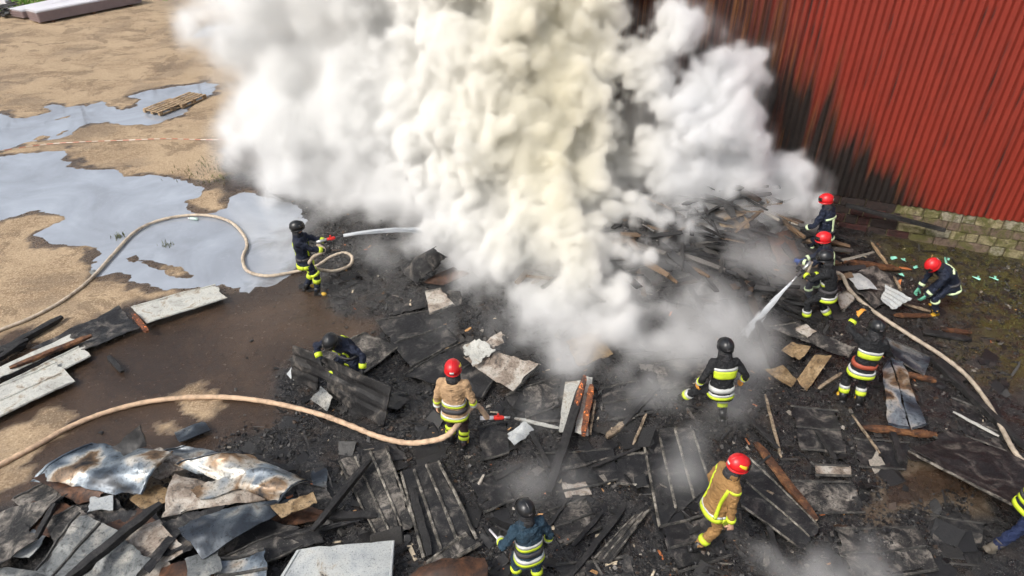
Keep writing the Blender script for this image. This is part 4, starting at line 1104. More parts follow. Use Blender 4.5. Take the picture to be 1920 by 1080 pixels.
# ------------------------------------------------------------------ loose char, splinters and stones
CHUNK_COL = np.array([(.005,.005,.006),(.009,.009,.010),(.014,.013,.013),(.022,.021,.020),(.042,.039,.036),(.11,.10,.09),(.05,.028,.015),(.28,.25,.21)])
def chunk_field(name, label, cat, n, rng_xy, maskf, size, seed, probs, flat=0.5, longf=1.0, cols=CHUNK_COL):
    r = np.random.default_rng(seed)
    (x0, x1), (y0, y1) = rng_xy
    yy = y0 + (y1 - y0) * r.uniform(0, 1, n * 3) ** 1.35
    xx = r.uniform(-1, 1, n * 3) * (1.5 + yy * .82)
    ok = (xx > x0) & (xx < x1)
    xx, yy = xx[ok], yy[ok]
    mk = maskf(xx, yy)
    clump = 0.12 + 1.1 * sstep(-.2, .5, fbm(xx * 1.1, yy * 1.1, 2.0, 3, seed))
    ok = r.uniform(0, 1, len(xx)) < mk * clump
    xx, yy = xx[ok][:n], yy[ok][:n]
    n = len(xx)
    zz = ground_fields(xx, yy)[0]
    s = np.clip(size * np.exp(r.normal(0, .55, n)), size * .35, size * 3)
    base = np.array([(-1,-1,-1),(1,-1,-1),(1,1,-1),(-1,1,-1),(-1,-1,1),(1,-1,1),(1,1,1),(-1,1,1)], float) * .5
    V = base[None] * (1 + r.uniform(-.45, .35, (n, 8, 3)))
    V = V * s[:, None, None] * np.array([longf, 1, flat])[None, None]
    V[:, :, 0] *= r.uniform(.6, 1.8, n)[:, None]
    a, b = r.uniform(0, 6.28, n), r.normal(0, .35, n)
    ca, sa, cb, sb = np.cos(a)[:, None], np.sin(a)[:, None], np.cos(b)[:, None], np.sin(b)[:, None]
    X, Y, Z = V[..., 0], V[..., 1], V[..., 2]
    X, Z = X * cb + Z * sb, -X * sb + Z * cb
    X, Y = X * ca - Y * sa, X * sa + Y * ca
    V = np.stack([X + xx[:, None], Y + yy[:, None], Z + (zz + s * flat * .28)[:, None]], -1).reshape(-1, 3)
    q = np.array([(0,3,2,1),(4,5,6,7),(0,1,5,4),(1,2,6,5),(2,3,7,6),(3,0,4,7)])
    Q = (q[None] + (np.arange(n) * 8)[:, None, None]).reshape(-1, 4)
    me = big_mesh(name, V, Q)
    me.polygons.foreach_set('use_smooth', np.zeros(len(me.polygons), bool))
    ci = r.choice(len(cols), n, p=np.array(probs) / sum(probs))
    c = cols[ci] * r.uniform(.7, 1.3, (n, 1))
    cattr(me, 'tint', np.repeat(c, 8, axis=0))
    o = link_mesh(name, me, M['chunk'])
    tag(o, label, cat, kind='stuff')
t = NT('loose_char')
cn = t.noise(t.pos(), 40, 4, .65)
t.bump(cn, .01, .5)
M['chunk'] = t.set(t.mix(t.ramp(cn, [(.35, 0), (.7, .6)]), t.attr('tint', 'Color'), (.016, .0155, .015)), t.ramp(cn, [(.3, .3), (.7, .75)]))
FR = ((-15, 12), (4.2, 17))
def mk_char(x, y): return ground_fields(x, y)[2] * (((x - wa.x) * WN.x + (y - wa.y) * WN.y) > .15)
def mk_edge(x, y):
    f = ground_fields(x, y)
    return (0.08 * (f[1] > .5) + .5 * np.exp(-(poly_sd(x, y, W_CHAR) / .8) ** 2)) * (f[4] < .3) * (((x - wa.x) * WN.x + (y - wa.y) * WN.y) > .15)
chunk_field('charred_rubble', 'crumbs and lumps of black char covering the burnt ground', 'rubble', 60000, FR, mk_char, .017, 5, [6,6,5,4,3,1.2,1.6,.5])
chunk_field('charred_clods', 'larger flat black clods of char on the burnt ground', 'rubble', 1500, FR, mk_char, .040, 6, [5,6,5,4,2,.8,1.2,.25], .35)
chunk_field('charred_slivers', 'charred slivers of wood and metal on the burnt ground', 'rubble', 2200, FR, mk_char, .016, 7, [5,5,5,4,3,2,2.5,1.2], .5, 8.0)
chunk_field('charred_plates', 'small flat charred plates and flakes strewn on the burnt ground', 'rubble', 620, FR, mk_char, .15, 17, [6,6,5,4,2,.25,.6,.1], .07, 1.0)
chunk_field('wood_chips', 'scattered pale and orange wood chips on the burnt ground', 'rubble', 420, FR, mk_char, .018, 8, [1,1,1], .4, 3.0, np.array([(.55,.30,.12),(.5,.16,.05),(.6,.5,.36)]))
chunk_field('ground_crumbs', 'dark crumbs scattered over the wet brown ground', 'rubble', 3000, FR, mk_edge, .020, 9, [5,6,5,4,3,1,2,.3])

def tangle():
    r = np.random.default_rng(23)
    V, Q, C = [], [], []
    cnt = 0
    for i in range(380):
        a, q = r.uniform(0, 6.28), math.sqrt(r.uniform(0, 1)) * 1.15
        x, y = HC.x + 3.4 * q * math.cos(a), HC.y + 2.0 * q * math.sin(a)
        if (x - wa.x) * WN.x + (y - wa.y) * WN.y < .9: continue
        L, w, h = r.uniform(.35, 1.9), r.uniform(.05, .20), r.uniform(.02, .07)
        R = Matrix.Rotation(r.normal(2.5, .8), 3, 'Z') @ Matrix.Rotation(r.normal(0, .14), 3, 'Y') @ Matrix.Rotation(r.normal(0, .35), 3, 'X')
        z = float(heap_h(x, y)) + r.uniform(.02, .13)
        for j in range(4):
            f = j / 3 - .5; kx = 1 if 0 < j < 3 else r.uniform(.5, .9)
            for sy, sz in ((-1, -1), (1, -1), (1, 1), (-1, 1)):
                v = R @ Vector((f * L, sy * w / 2 * kx + r.normal(0, .008), sz * h / 2 * kx + r.normal(0, .006)))
                V.append((v.x + x, v.y + y, v.z + z))
        b = cnt * 16
        for j in range(3):
            for e in range(4): Q.append((b + j * 4 + e, b + j * 4 + (e + 1) % 4, b + j * 4 + 4 + (e + 1) % 4, b + j * 4 + 4 + e))
        Q += [(b + 3, b + 2, b + 1, b), (b + 12, b + 13, b + 14, b + 15)]
        c = CHUNK_COL[r.choice(8, p=[.26, .24, .18, .12, .06, .04, .08, .02])] * r.uniform(.8, 1.4)
        if r.uniform() < .10: c = np.array((.16, .10, .055))
        C += [c] * 16
        cnt += 1
    me = big_mesh('charred_timber', V, Q)
    me.polygons.foreach_set('use_smooth', np.zeros(len(me.polygons), bool))
    cattr(me, 'tint', np.array(C))
    tag(link_mesh('charred_timber', me, M['chunk']), 'tangle of charred boards and beams heaped between the smoke and the wall', 'rubble', kind='stuff')
tangle()

# ------------------------------------------------------------------ fire hoses
def m_hose(name, col):
    t = NT(name)
    n = t.noise(t.pos(), 9, 5, .65)
    c = t.mix(t.ramp(n, [(.42, 0), (.72, .8)]), col, tuple(x * .42 for x in col))
    c = t.mix(t.ramp(t.noise(t.pos(), 2.1, 4, .7), [(.55, 0), (.72, .7)]), c, (.10, .075, .055))
    t.bump(t.noise(t.pos(), 120, 2, .5), .003, .4)
    return t.set(c, .8)
M['hose'] = m_hose('dusty_canvas_hose', (.52, .43, .33))
M['hose2'] = m_hose('peach_canvas_hose', (.60, .42, .28))
M['hose3'] = m_hose('grey_canvas_hose', (.42, .35, .27))
M['coupling'] = plain('alloy_coupling', (.5, .5, .5), .35, .8, .1, 6, 0)
def hose(label, pts, mat, r=.04):
    path = catmull(pts, 9)
    c = path[len(path) // 2].copy()
    m = MB()
    wig = [r * (1 + .07 * math.sin(i * 1.9) + .05 * random.uniform(-1, 1)) for i in range(len(path))]
    m.tube([p - c for p in path], wig, 10)
    o = m.build('fire_hose', mat, None, c, True)
    tag(o, label, 'hose')
    return o

# ------------------------------------------------------------------ firefighters
def pm(n, c, **k): M[n] = cloth(n, c, **k)
pm('navy_suit', (.012, .017, .034)); pm('black_suit', (.014, .015, .017)); pm('tan_coat', (.44, .29, .165)); pm('brown_suit', (.29, .165, .062)); pm('blue_coat', (.020, .045, .070)); pm('maroon_trousers', (.030, .016, .016)); pm('charcoal_flap', (.035, .035, .038)); pm('blue_trousers', (.010, .018, .055))
M['lime'] = plain('lime_reflective_tape', (.50, .62, .030), .55, 0, .35, 11, 0)
M['silver'] = plain('silver_reflective_tape', (.50, .51, .49), .45, .1, .3, 11, 0)
M['palelime'] = plain('pale_lime_tape', (.58, .70, .42), .5, 0, .12, 14, 0)
M['skin'] = plain('skin', (.50, .29, .20), .55, 0, .12, 9, 0)
M['glove_dark'] = plain('dark_glove', (.02, .02, .02), .8); M['glove_yel'] = plain('yellow_glove', (.55, .34, .04), .8); M['glove_orange'] = plain('orange_glove', (.62, .27, .04), .8); M['glove_blue'] = plain('blue_glove', (.03, .06, .2), .8); M['glove_teal'] = plain('teal_glove', (.10, .32, .22), .8)
M['boot_black'] = plain('black_rubber_boot', (.012, .012, .012), .4); M['boot_yel'] = plain('yellow_rubber_boot', (.55, .33, .03), .5)
M['boot_grey'] = plain('dusty_boot', (.10, .085, .065), .8)
M['helm_black'] = plain('black_helmet_shell', (.010, .011, .013), .34, 0, .4, 9, .15); M['helm_red'] = plain('red_helmet_shell', (.55, .012, .016), .36, 0, .25, 9, .15)
M['visor'] = plain('dark_visor', (.015, .013, .011), .08, 0, .1, 4, 0); M['yellow'] = plain('yellow_decal', (.80, .60, .03), .4, 0, .05, 4, 0)
M['belt'] = plain('dark_belt', (.045, .042, .045), .7); M['belt_red'] = plain('red_brown_belt', (.30, .06, .03), .6)
M['nozzle_red'] = plain('red_nozzle', (.65, .03, .02), .35, 0, .1, 6, 0)
M['eye'] = plain('dark_eye', (.02, .015, .012), .2, 0, 0, 4, 0)

TORSO = [(-.24,.222,.178),(-.12,.208,.165),(0,.192,.150),(.12,.180,.140),(.24,.196,.150),(.34,.210,.152),(.42,.205,.140),(.49,.150,.115),(.545,.088,.082)]
_tt = np.array([a[0] for a in TORSO]); _tx = np.array([a[1] for a in TORSO]); _ty = np.array([a[2] for a in TORSO])
DG = math.pi / 180

def ik(a, b, l1, l2, pole):
    d = b - a; L = d.length
    L2 = min(L, (l1 + l2) * .995)
    if L < 1e-6: d = Vector((0, 0, -1)); L = 1
    u = d / L
    x = (l1 * l1 - l2 * l2 + L2 * L2) / (2 * L2)
    h = math.sqrt(max(l1 * l1 - x * x, 0))
    p = pole - u * pole.dot(u)
    if p.length < 1e-4: p = Vector((0, 1, 0)) - u * u.y
    p.normalize()
    return a + u * x + p * h, a + u * L2

def hand(name, parent, w, d, n, side, mat, curl=.9):
    """A palm with four unequal bent fingers and a thumb leaving the side of the palm."""
    d = d.normalized(); n = (n - d * n.dot(d))
    if n.length < 1e-3: n = Vector((0, 0, -1)) - d * (-d.z)
    n.normalize(); s = d.cross(n) * side
    m = MB()
    m.tube([w - d * .05, w, w + d * .03, w + d * .07, w + d * .088], [.040, .036, .043, .046, .036], 8, up=n, squash=.55)
    for k, (o, L) in enumerate(((-.033, .068), (-.011, .080), (.011, .086), (.033, .076))):
        p = w + d * .082 + s * o; dr = d.copy(); pts = [p - d * .02, p]
        for q, f in enumerate((.45, .32, .23)):
            a = curl * (.55 + .35 * q) * .9
            dr = (dr * math.cos(a) + n * math.sin(a)).normalized() if q else (d * math.cos(curl * .4) + n * math.sin(curl * .4)).normalized()
            p = p + dr * L * f; pts.append(p)
        m.tube(pts, [.011, .0115, .0105, .0095, .007], 6)
    p = w + d * .018 + s * .036
    m.tube([p - s * .012, p + (s * .8 + d * .5).normalized() * .028, p + (s * .7 + d * .8 + n * .4).normalized() * .060, p + (s * .3 + d * .8 + n * .8).normalized() * .078], [.013, .014, .012, .008], 6)
    return m.build(name, mat, parent, None, True)

def person(label, loc, yaw, st, hz=.94, lean=6, tilt=0, hl=(-.27, .05, .80), hr=(.27, .05, .80), fl=(-.12, 0, 0), fr=(.12, 0, 0), hyaw=0, hpitch=0, twist=0,
           epl=(-.6, -.7, -.2), epr=(.6, -.7, -.2), kpl=(-.15, 1, 0), kpr=(.15, 1, 0), fyl=0.12, fyr=-0.12, scale=1.0, grip=(0.9, 0.9), palml=(.6, .2, -.3), palmr=(-.6, .2, -.3), foot_pitch=(0, 0)):
    root = empty('person', loc, yaw * DG)
    root.scale = (scale,) * 3
    tag(root, label, 'person', 'firefighters')
    V3 = Vector
    pel = V3((0, 0, hz))
    cache = {}
    def ang(t): return lean * DG * (.35 + .65 * float(sstep(-.02, .38, t)))
    def S(t):
        t = round(t, 4)
        if t in cache: return cache[t]
        if t <= 0:
            a = ang(t); up = V3((math.sin(tilt * DG) * .5, math.sin(a), math.cos(a))).normalized()
            r = pel + up * t, up
        else:
            p = pel.copy(); q = 0; N_ = 12
            for i in range(N_):
                tt = t * (i + .5) / N_; a = ang(tt)
                up = V3((math.sin(tilt * DG), math.sin(a), math.cos(a))).normalized(); p = p + up * (t / N_)
            a = ang(t); up = V3((math.sin(tilt * DG), math.sin(a), math.cos(a))).normalized()
            r = p, up
        cache[t] = r
        return r
    def frame(t):
        p, up = S(t)
        tw = twist * DG * float(sstep(0, .4, t))
        rt = V3((math.cos(tw), math.sin(tw), 0)); rt = (rt - up * rt.dot(up)).normalized()
        return p, up, rt, up.cross(rt)
    def T(t, a, off=0.0):
        p, up, rt, fw = frame(t)
        c, s_ = math.cos(a), math.sin(a)
        ex = lambda v: math.copysign(abs(v) ** .85, v)
        return p + rt * ((float(np.interp(t, _tt, _tx)) + off) * ex(c)) + fw * ((float(np.interp(t, _tt, _ty)) + off) * ex(s_))
    # torso, limbs and head are merged into one skin below
    m = MB()
    tl = np.linspace(-.24, .545, 15)
    seg = 16
    m.add([T(float(t), 2 * math.pi * k / seg) for t in tl for k in range(seg)],
          [(i * seg + k, i * seg + (k + 1) % seg, (i + 1) * seg + (k + 1) % seg, (i + 1) * seg + k) for i in range(len(tl) - 1) for k in range(seg)] + [tuple(reversed(range(seg))), tuple((len(tl) - 1) * seg + k for k in range(seg))])
    p, up, rt, fw = frame(.43)
    segs = []
    arms = {}
    for sd, ht, ep, key in ((-1, hl, epl, 'l'), (1, hr, epr, 'r')):
        sh = p + rt * (sd * .185)
        el, wr = ik(sh, V3(ht), .30, .27, V3(ep))
        arms[key] = (sh, el, wr)
        m.tube([p + rt * (sd * .10), sh, sh + (el - sh) * .25, sh + (el - sh) * .6, el, el + (wr - el) * .35, el + (wr - el) * .75, wr], [.080, .085, .080, .070, .060, .062, .055, .048], 10)
        m.ball(sh, .090, 10); m.ball(el, .066, 8)
        segs += [(sh, el, .08, 0), (el, wr, .06, 0)]
    legs = {}
    p0, up0, rt0, fw0 = frame(-.03)
    for sd, ft, kp, key in ((-1, fl, kpl, 'l'), (1, fr, kpr, 'r')):
        hip = p0 + rt0 * (sd * .095)
        kn, an = ik(hip, V3(ft) + V3((0, 0, .09)), .44, .43, V3(kp))
        legs[key] = (hip, kn, an)
        m.tube([hip + V3((0, 0, .06)), hip, hip + (kn - hip) * .4, hip + (kn - hip) * .8, kn, kn + (an - kn) * .35, kn + (an - kn) * .8, an], [.10, .108, .098, .082, .074, .080, .072, .066], 10)
        m.ball(kn, .080, 8); m.ball(hip, .108, 10)
        segs += [(hip, kn, .10, 1), (kn, an, .08, 1)]
    pn, un, rn, fn = frame(.52)
    hd = (un + V3((0, 0, .8))).normalized()
    yq = Matrix.Rotation(hyaw * DG, 3, 'Z')
    hf = yq @ fn; hf.z *= .35; hf.normalize()
    hp_ = hpitch * DG
    hrr = hf.cross(V3((0, 0, 1))).normalized()
    hf = (Matrix.Rotation(hp_, 3, hrr) @ hf)
    hu = hrr.cross(hf).normalized()
    hc = pn + un * .07 + hd * .105 + hf * .02
    H = Matrix((hrr, hf, hu)).transposed()
    m.tube([pn - un * .05, pn + un * .04, hc - hu * .03], [.068, .060, .058], 8)
    b0 = len(m.V)
    m.ball((0, 0, 0), (.078, .098, .118), 14)
    m.ball((0, .045, -.075), (.050, .052, .048), 10)          # jaw
    m.ball((0, .100, -.020), (.014, .022, .026), 8)           # nose
    m.ball((0, .088, -.062), (.028, .014, .010), 8)           # lips
    for sx in (-1, 1): m.ball((sx * .080, -.005, -.015), (.012, .020, .030), 8)
    for i in range(b0, len(m.V)): m.V[i] = tuple(hc + H @ V3(m.V[i]))
    tmp = m.build('body', None, None)
    rm = tmp.modifiers.new('r', 'REMESH'); rm.mode = 'VOXEL'; rm.voxel_size = .019
    sm_ = tmp.modifiers.new('s', 'SMOOTH'); sm_.factor = .5; sm_.iterations = 3
    bpy.context.view_layer.update()
    me = bpy.data.meshes.new_from_object(tmp.evaluated_get(bpy.context.evaluated_depsgraph_get()))
    old = tmp.data
    bpy.data.objects.remove(tmp); bpy.data.meshes.remove(old)
    me.name = 'body'
    n_ = len(me.vertices); co = np.zeros(n_ * 3, np.float32); me.vertices.foreach_get('co', co); co = co.reshape(-1, 3)
    no = np.zeros(n_ * 3, np.float32); me.vertices.foreach_get('normal', no); no = no.reshape(-1, 3)
    sd_ = hash(label) % 97 if False else sum(map(ord, label)) % 97
    hd_ = np.linalg.norm(co - np.array(hc), axis=1)
    wr_ = -.004 + .015 * fbm(co[:, 0] * 13, co[:, 1] * 13, co[:, 2] * 19 + sd_, 2, sd_) * (hd_ > .17)
    co2 = co + no * wr_[:, None]
    me.vertices.foreach_set('co', co2.astype(np.float32).ravel())
    # faces: coat, trousers, face
    pc = np.zeros(len(me.polygons) * 3, np.float32); me.polygons.foreach_get('center', pc); pc = pc.reshape(-1, 3)
    best = np.full(len(pc), 9.0); cls = np.zeros(len(pc), np.int32)
    tsg = [(S(-.20)[0], S(.2)[0], .19, 0), (S(.2)[0], S(.5)[0], .17, 0)]
    for a, b, r_, c in segs + tsg + [(hc - hu * .09, hc + hu * .05, .10, 2)]:
        a, b = np.array(a), np.array(b); e = b - a
        q = np.clip(((pc - a) @ e) / (e @ e), 0, 1)
        dd = np.linalg.norm(pc - a - q[:, None] * e, axis=1) / r_
        up_ = dd < best; best[up_] = dd[up_]; cls[up_] = c
    for mm in (M[st['coat']], M[st.get('trousers', st['coat'])], M['skin']): me.materials.append(mm)
    me.polygons.foreach_set('material_index', cls); me.polygons.foreach_set('use_smooth', np.ones(len(cls), bool))
    link_mesh('body', me, None, root)
    # reflective tape and belt, following the coat
    def patch(name, t0, t1, a0, a1, mat, off=.011, parent=root):
        nt, na_ = max(2, int((t1 - t0) / .03) + 1), max(3, int(abs(a1 - a0) / 12) + 1)
        V, F = [], []
        for o in (off, -.03):
            for i in range(nt):
                for k in range(na_):
                    V.append(T(t0 + (t1 - t0) * i / (nt - 1), (a0 + (a1 - a0) * k / (na_ - 1)) * DG, o))
        q = nt * na_
        for i in range(nt - 1):
            for k in range(na_ - 1):
                a = i * na_ + k; F += [(a, a + 1, a + na_ + 1, a + na_), (q + a, q + a + na_, q + a + na_ + 1, q + a + 1)]
        ring = [k for k in range(na_)] + [i * na_ + na_ - 1 for i in range(1, nt)] + [(nt - 1) * na_ + k for k in range(na_ - 2, -1, -1)] + [i * na_ for i in range(nt - 2, 0, -1)]
        for a, b in zip(ring, ring[1:] + ring[:1]): F.append((b, a, q + a, q + b))
        return link_mesh(name, mesh_from(name, V, F), M[mat], parent, None, True)
    def cuff(name, a, b, f0, f1, r0, r1, mat):
        mm = MB(); mm.tube([a + (b - a) * f0, a + (b - a) * ((f0 + f1) / 2), a + (b - a) * f1], [r0, (r0 + r1) / 2 + .002, r1], 14)
        return mm.build(name, M[mat], root, None, True)
    for (t0, t1, a0, a1, mt) in st.get('tape', []): patch('reflective_tape', t0, t1, a0, a1, mt)
    for (t0, t1, mt) in st.get('belts', []): patch('belt', t0, t1, 0, 360, mt, .016)
    for f0, f1, mt in st.get('armtape', []):
        for key in 'lr':
            sh, el, wr = arms[key]
            cuff('sleeve_tape', el, wr, f0, f1, .067, .062, mt)
    for f0, f1, mt in st.get('uparm', []):
        for key in 'lr':
            sh, el, wr = arms[key]
            cuff('sleeve_tape', sh, el, f0, f1, .084, .080, mt)
    for f0, f1, mt in st.get('legtape', []):
        for key in 'lr':
            hip, kn, an = legs[key]
            cuff('trouser_tape', kn, an, f0, f1, .090, .084, mt)
    for f0, f1, mt in st.get('thigh', []):
        for key in 'lr':
            hip, kn, an = legs[key]
            cuff('trouser_tape', hip, kn, f0, f1, .110, .100, mt)
    # coat collar
    cv, cf = [], []
    for i, (t, o) in enumerate(((.47, .012), (.53, .022), (.585, .016))):
        pq, uq, rq, fq = frame(min(t, .545))
        for k in range(16):
            a = 2 * math.pi * k / 16
            cv.append(pq + uq * (t - min(t, .545)) + rq * ((.098 + o) * math.cos(a)) + fq * ((.088 + o) * math.sin(a)))
    for i in range(2):
        for k in range(16): cf.append((i * 16 + k, i * 16 + (k + 1) % 16, (i + 1) * 16 + (k + 1) % 16, (i + 1) * 16 + k))
    link_mesh('collar', mesh_from('collar', cv, cf), M[st.get('collar', st['coat'])], root, None, True)
    # hands and boots
    for key, sdn, g, pl in (('l', -1, grip[0], palml), ('r', 1, grip[1], palmr)):
        sh, el, wr = arms[key]
        hand('glove' if st.get('glove', 'skin') != 'skin' else 'hand', root, wr + (wr - el).normalized() * .02, wr - el, V3(pl), -sdn, M[st.get('glove', 'skin')], g)
    for key, fy, fp in (('l', fyl, foot_pitch[0]), ('r', fyr, foot_pitch[1])):
        hip, kn, an = legs[key]
        R = Matrix.Rotation(fy, 3, 'Z') @ Matrix.Rotation(fp, 3, 'X')
        sole = an - V3((0, 0, .09))
        mm = MB()
        rings = [(-.085, .040, .035), (-.07, .047, .075), (-.02, .048, .095), (.05, .046, .085), (.11, .050, .062), (.16, .046, .048), (.185, .026, .030)]
        V, F = [], []
        for (y, w, h) in rings:
            for sx, sz in ((-1, 0), (-1.02, .5), (-.75, .95), (0, 1.05), (.75, .95), (1.02, .5), (1, 0), (0, 0)):
                V.append(an + R @ V3((sx * w, y, sz * h - .09)))
        for i in range(len(rings) - 1):
            for e in range(8): F.append((i * 8 + e, i * 8 + (e + 1) % 8, i * 8 + 8 + (e + 1) % 8, i * 8 + 8 + e))
        F += [tuple(reversed(range(8))), tuple((len(rings) - 1) * 8 + e for e in range(8))]
        mm.add(V, F)
        mm.tube([an + R @ V3((0, -.02, -.03)), an + (kn - an) * .12, an + (kn - an) * st.get('boot_h', .30)], [.062, .064, .072], 10)
        bt = mm.build('boot', M[st.get('boot', 'boot_black')], root, None, True)
        if st.get('toe'):
            mm = MB(); mm.ball((0, 0, 0), (.050, .07, .048), 10)
            mm.V = [tuple(an + R @ (V3(v) + V3((0, .135, -.045)))) for v in mm.V]
            mm.build('toe_cap', M[st['toe']], bt, None, True)
    # helmet: shell with long back, ridge, visor, neck flap and decals
    shell = 'helm_red' if st['helmet'] == 'red' else 'helm_black'
    def D(az, el, off=0.0):
        a, e = az * DG, el * DG
        return hc + hu * .035 + H @ V3(((.110 + off) * math.cos(e) * math.sin(a), (.133 + off) * math.cos(e) * math.cos(a), (.117 + off) * math.sin(e)))
    def dome(name, az0, az1, elf, el1, off, mat, parent, na_=24, ne=8, inner=True, close=False):
        V, F = [], []
        for i in range(ne):
            for k in range(na_):
                az = az0 + (az1 - az0) * k / (na_ - (0 if close else 1))
                lo = elf(az)
                V.append(D(az, lo + (el1 - lo) * i / (ne - 1), off))
        for i in range(ne - 1):
            for k in range(na_ if close else na_ - 1):
                k2 = (k + 1) % na_
                F.append((i * na_ + k, i * na_ + k2, (i + 1) * na_ + k2, (i + 1) * na_ + k))
        o = link_mesh(name, mesh_from(name, V, F), M[mat], parent, None, True)
        so = o.modifiers.new('t', 'SOLIDIFY'); so.thickness = .008; so.offset = -1
        return o
    elf = lambda az: -4 - 30 * (1 - math.cos(az * DG)) / 2
    helm = dome('helmet', 0, 360, elf, 89.5, .012, shell, root, 28, 10, close=True)
    bv, bf = [], []
    for k in range(28):
        az = 360 * k / 28
        bv += [D(az, elf(az), .010), D(az, elf(az) - 3, .036), D(az, elf(az) - 9, .034)]
    for k in range(28):
        a, b = k * 3, ((k + 1) % 28) * 3
        bf += [(a, b, b + 1, a + 1), (a + 1, b + 1, b + 2, a + 2)]
    link_mesh('helmet_brim', mesh_from('helmet_brim', bv, bf), M[shell], helm, None, True)
    rp, rv, rf = [], [], []
    for i in range(15):
        e = 15 + 150 * i / 14
        az, el = (0, e) if e <= 90 else (180, 180 - e)
        c = D(az, el, .012); o = (c - hc).normalized()
        for w, h in ((-.016, -.004), (-.007, .013), (.007, .013), (.016, -.004)): rv.append(c + hrr * w + o * h)
    for i in range(14):
        for e in range(3):
            a = i * 4 + e; rf.append((a, a + 1, a + 5, a + 4))
    link_mesh('helmet_ridge', mesh_from('helmet_ridge', rv, rf), M[shell], helm, None, True)
    dome('visor', -62, 62, lambda az: 2, 34, .024, 'visor', helm, 12, 5)
    dec = st.get('decal', 'yellow' if st['helmet'] == 'red' else None)
    if dec:
        for s_ in (-1, 1): dome('helmet_decal', s_ * 70, s_ * 118, lambda az: 4 + abs(az - s_ * 60) * .25, 30, .0155, dec, helm, 8, 4)
    dome('helmet_decal', 165, 195, lambda az: -18, -2, .0155, 'silver' if st['helmet'] == 'red' else 'belt', helm, 5, 3)
    nv, nf = [], []
    for i in range(4):
        for k in range(13):
            az = 75 + 210 * k / 12
            q = D(az, elf(az) - 3, .004)
            tgt = pn + un * -.035 + (q - hc - hu * (q - hc).dot(hu)) * 1.12
            nv.append(q + (tgt - q) * (i / 3))
    for i in range(3):
        for k in range(12): nf.append((i * 13 + k, i * 13 + k + 1, i * 13 + 14 + k, i * 13 + 13 + k))
    no_ = link_mesh('neck_flap', mesh_from('neck_flap', nv, nf), M['charcoal_flap'], helm, None, True)
    so = no_.modifiers.new('t', 'SOLIDIFY'); so.thickness = .01
    for sx in (-1, 1):
        mm = MB(); mm.ball(hc + H @ V3((sx * .033, .086, .012)), .013, 8); mm.build('eye', M['eye'], root, None, True)
    bpy.context.view_layer.update()
    RW = Matrix.Translation(V3(loc)) @ Matrix.Rotation(yaw * DG, 4, 'Z') @ Matrix.Scale(scale, 4)
    return {'root': root, 'hl': RW @ arms['l'][2], 'hr': RW @ arms['r'][2], 'fw': Matrix.Rotation(yaw * DG, 3, 'Z') @ V3((0, 1, 0)), 'head': RW @ hc}

TAPE_A = dict(tape=[(-.22, -.15, 0, 360, 'lime'), (-.02, .03, 0, 360, 'silver')], armtape=[(.45, .75, 'lime')], legtape=[(.35, .55, 'lime')], thigh=[])
S_NAVY = dict(coat='navy_suit', helmet='black', glove='glove_dark', boot='boot_black', toe='boot_yel', tape=[(-.215, -.135, 0, 360, 'lime'), (.06, .36, 58, 72, 'lime'), (.06, .36, 108, 122, 'lime'), (.06, .36, 262, 278, 'lime')], armtape=[(.52, .82, 'lime')], legtape=[(.20, .42, 'lime')], thigh=[(.86, .98, 'lime')], belts=[(-.02, .03, 'belt')])
S_BLACK = dict(coat='black_suit', helmet='black', glove='glove_orange', boot='boot_black', toe='boot_yel', tape=[(-.215, -.155, 0, 360, 'lime'), (-.150, -.10, 0, 360, 'silver'), (.17, .26, 195, 345, 'lime'), (.265, .31, 195, 345, 'silver')], armtape=[(.4, .6, 'lime')], legtape=[(.40, .54, 'silver'), (.55, .72, 'lime')], belts=[(-.02, .05, 'belt_red')])
S_RED = dict(coat='navy_suit', helmet='red', glove='glove_dark', boot='boot_yel', tape=[(-.21, -.165, 0, 360, 'palelime'), (.28, .32, 205, 335, 'palelime'), (-.02, .28, 263, 277, 'palelime'), (-.16, -.02, 215, 226, 'palelime')], armtape=[(.55, .75, 'palelime')], legtape=[(.12, .24, 'palelime')], thigh=[], belts=[(-.03, .02, 'belt')])
S_TAN = dict(coat='tan_coat', trousers='maroon_trousers', helmet='red', glove='skin', boot='boot_black', toe='boot_yel', collar='charcoal_flap', tape=[(-.215, -.160, 0, 360, 'lime'), (-.160, -.135, 0, 360, 'silver'), (.05, .085, 0, 360, 'lime'), (.085, .115, 0, 360, 'silver')], armtape=[(.35, .55, 'lime'), (.78, .92, 'silver')], legtape=[(.40, .52, 'lime'), (.60, .72, 'lime')], belts=[(-.06, .01, 'belt')])
S_BROWN = dict(coat='brown_suit', helmet='red', glove='skin', boot='boot_black', tape=[(-.215, -.15, 0, 360, 'lime'), (-.15, .40, 205, 222, 'lime'), (-.15, .40, 318, 335, 'lime'), (-.15, .40, 140, 155, 'lime'), (-.135, -.115, 0, 360, 'silver')], armtape=[(.62, .84, 'lime')], uparm=[(.05, .18, 'lime')], legtape=[(.50, .66, 'lime')], decal='yellow')
S_BLUE = dict(coat='blue_coat', helmet='black', glove='glove_dark', boot='boot_black', tape=[(-.17, -.12, 0, 360, 'lime'), (-.12, -.07, 0, 360, 'silver'), (.10, .15, 0, 360, 'lime'), (.15, .20, 0, 360, 'silver')], armtape=[(.45, .62, 'lime'), (.62, .80, 'silver')], legtape=[(.4, .55, 'lime')], belts=[(.0, .06, 'belt')])
S_VEST = dict(S_BLUE, coat='black_suit', tape=[(.20, .33, 200, 340, 'lime'), (.335, .375, 190, 350, 'silver'), (-.19, -.14, 0, 360, 'lime'), (-.135, -.10, 0, 360, 'silver')], glove='glove_orange', belts=[(-.06, .02, 'silver')], legtape=[(.30, .44, 'silver'), (.45, .6, 'lime')])
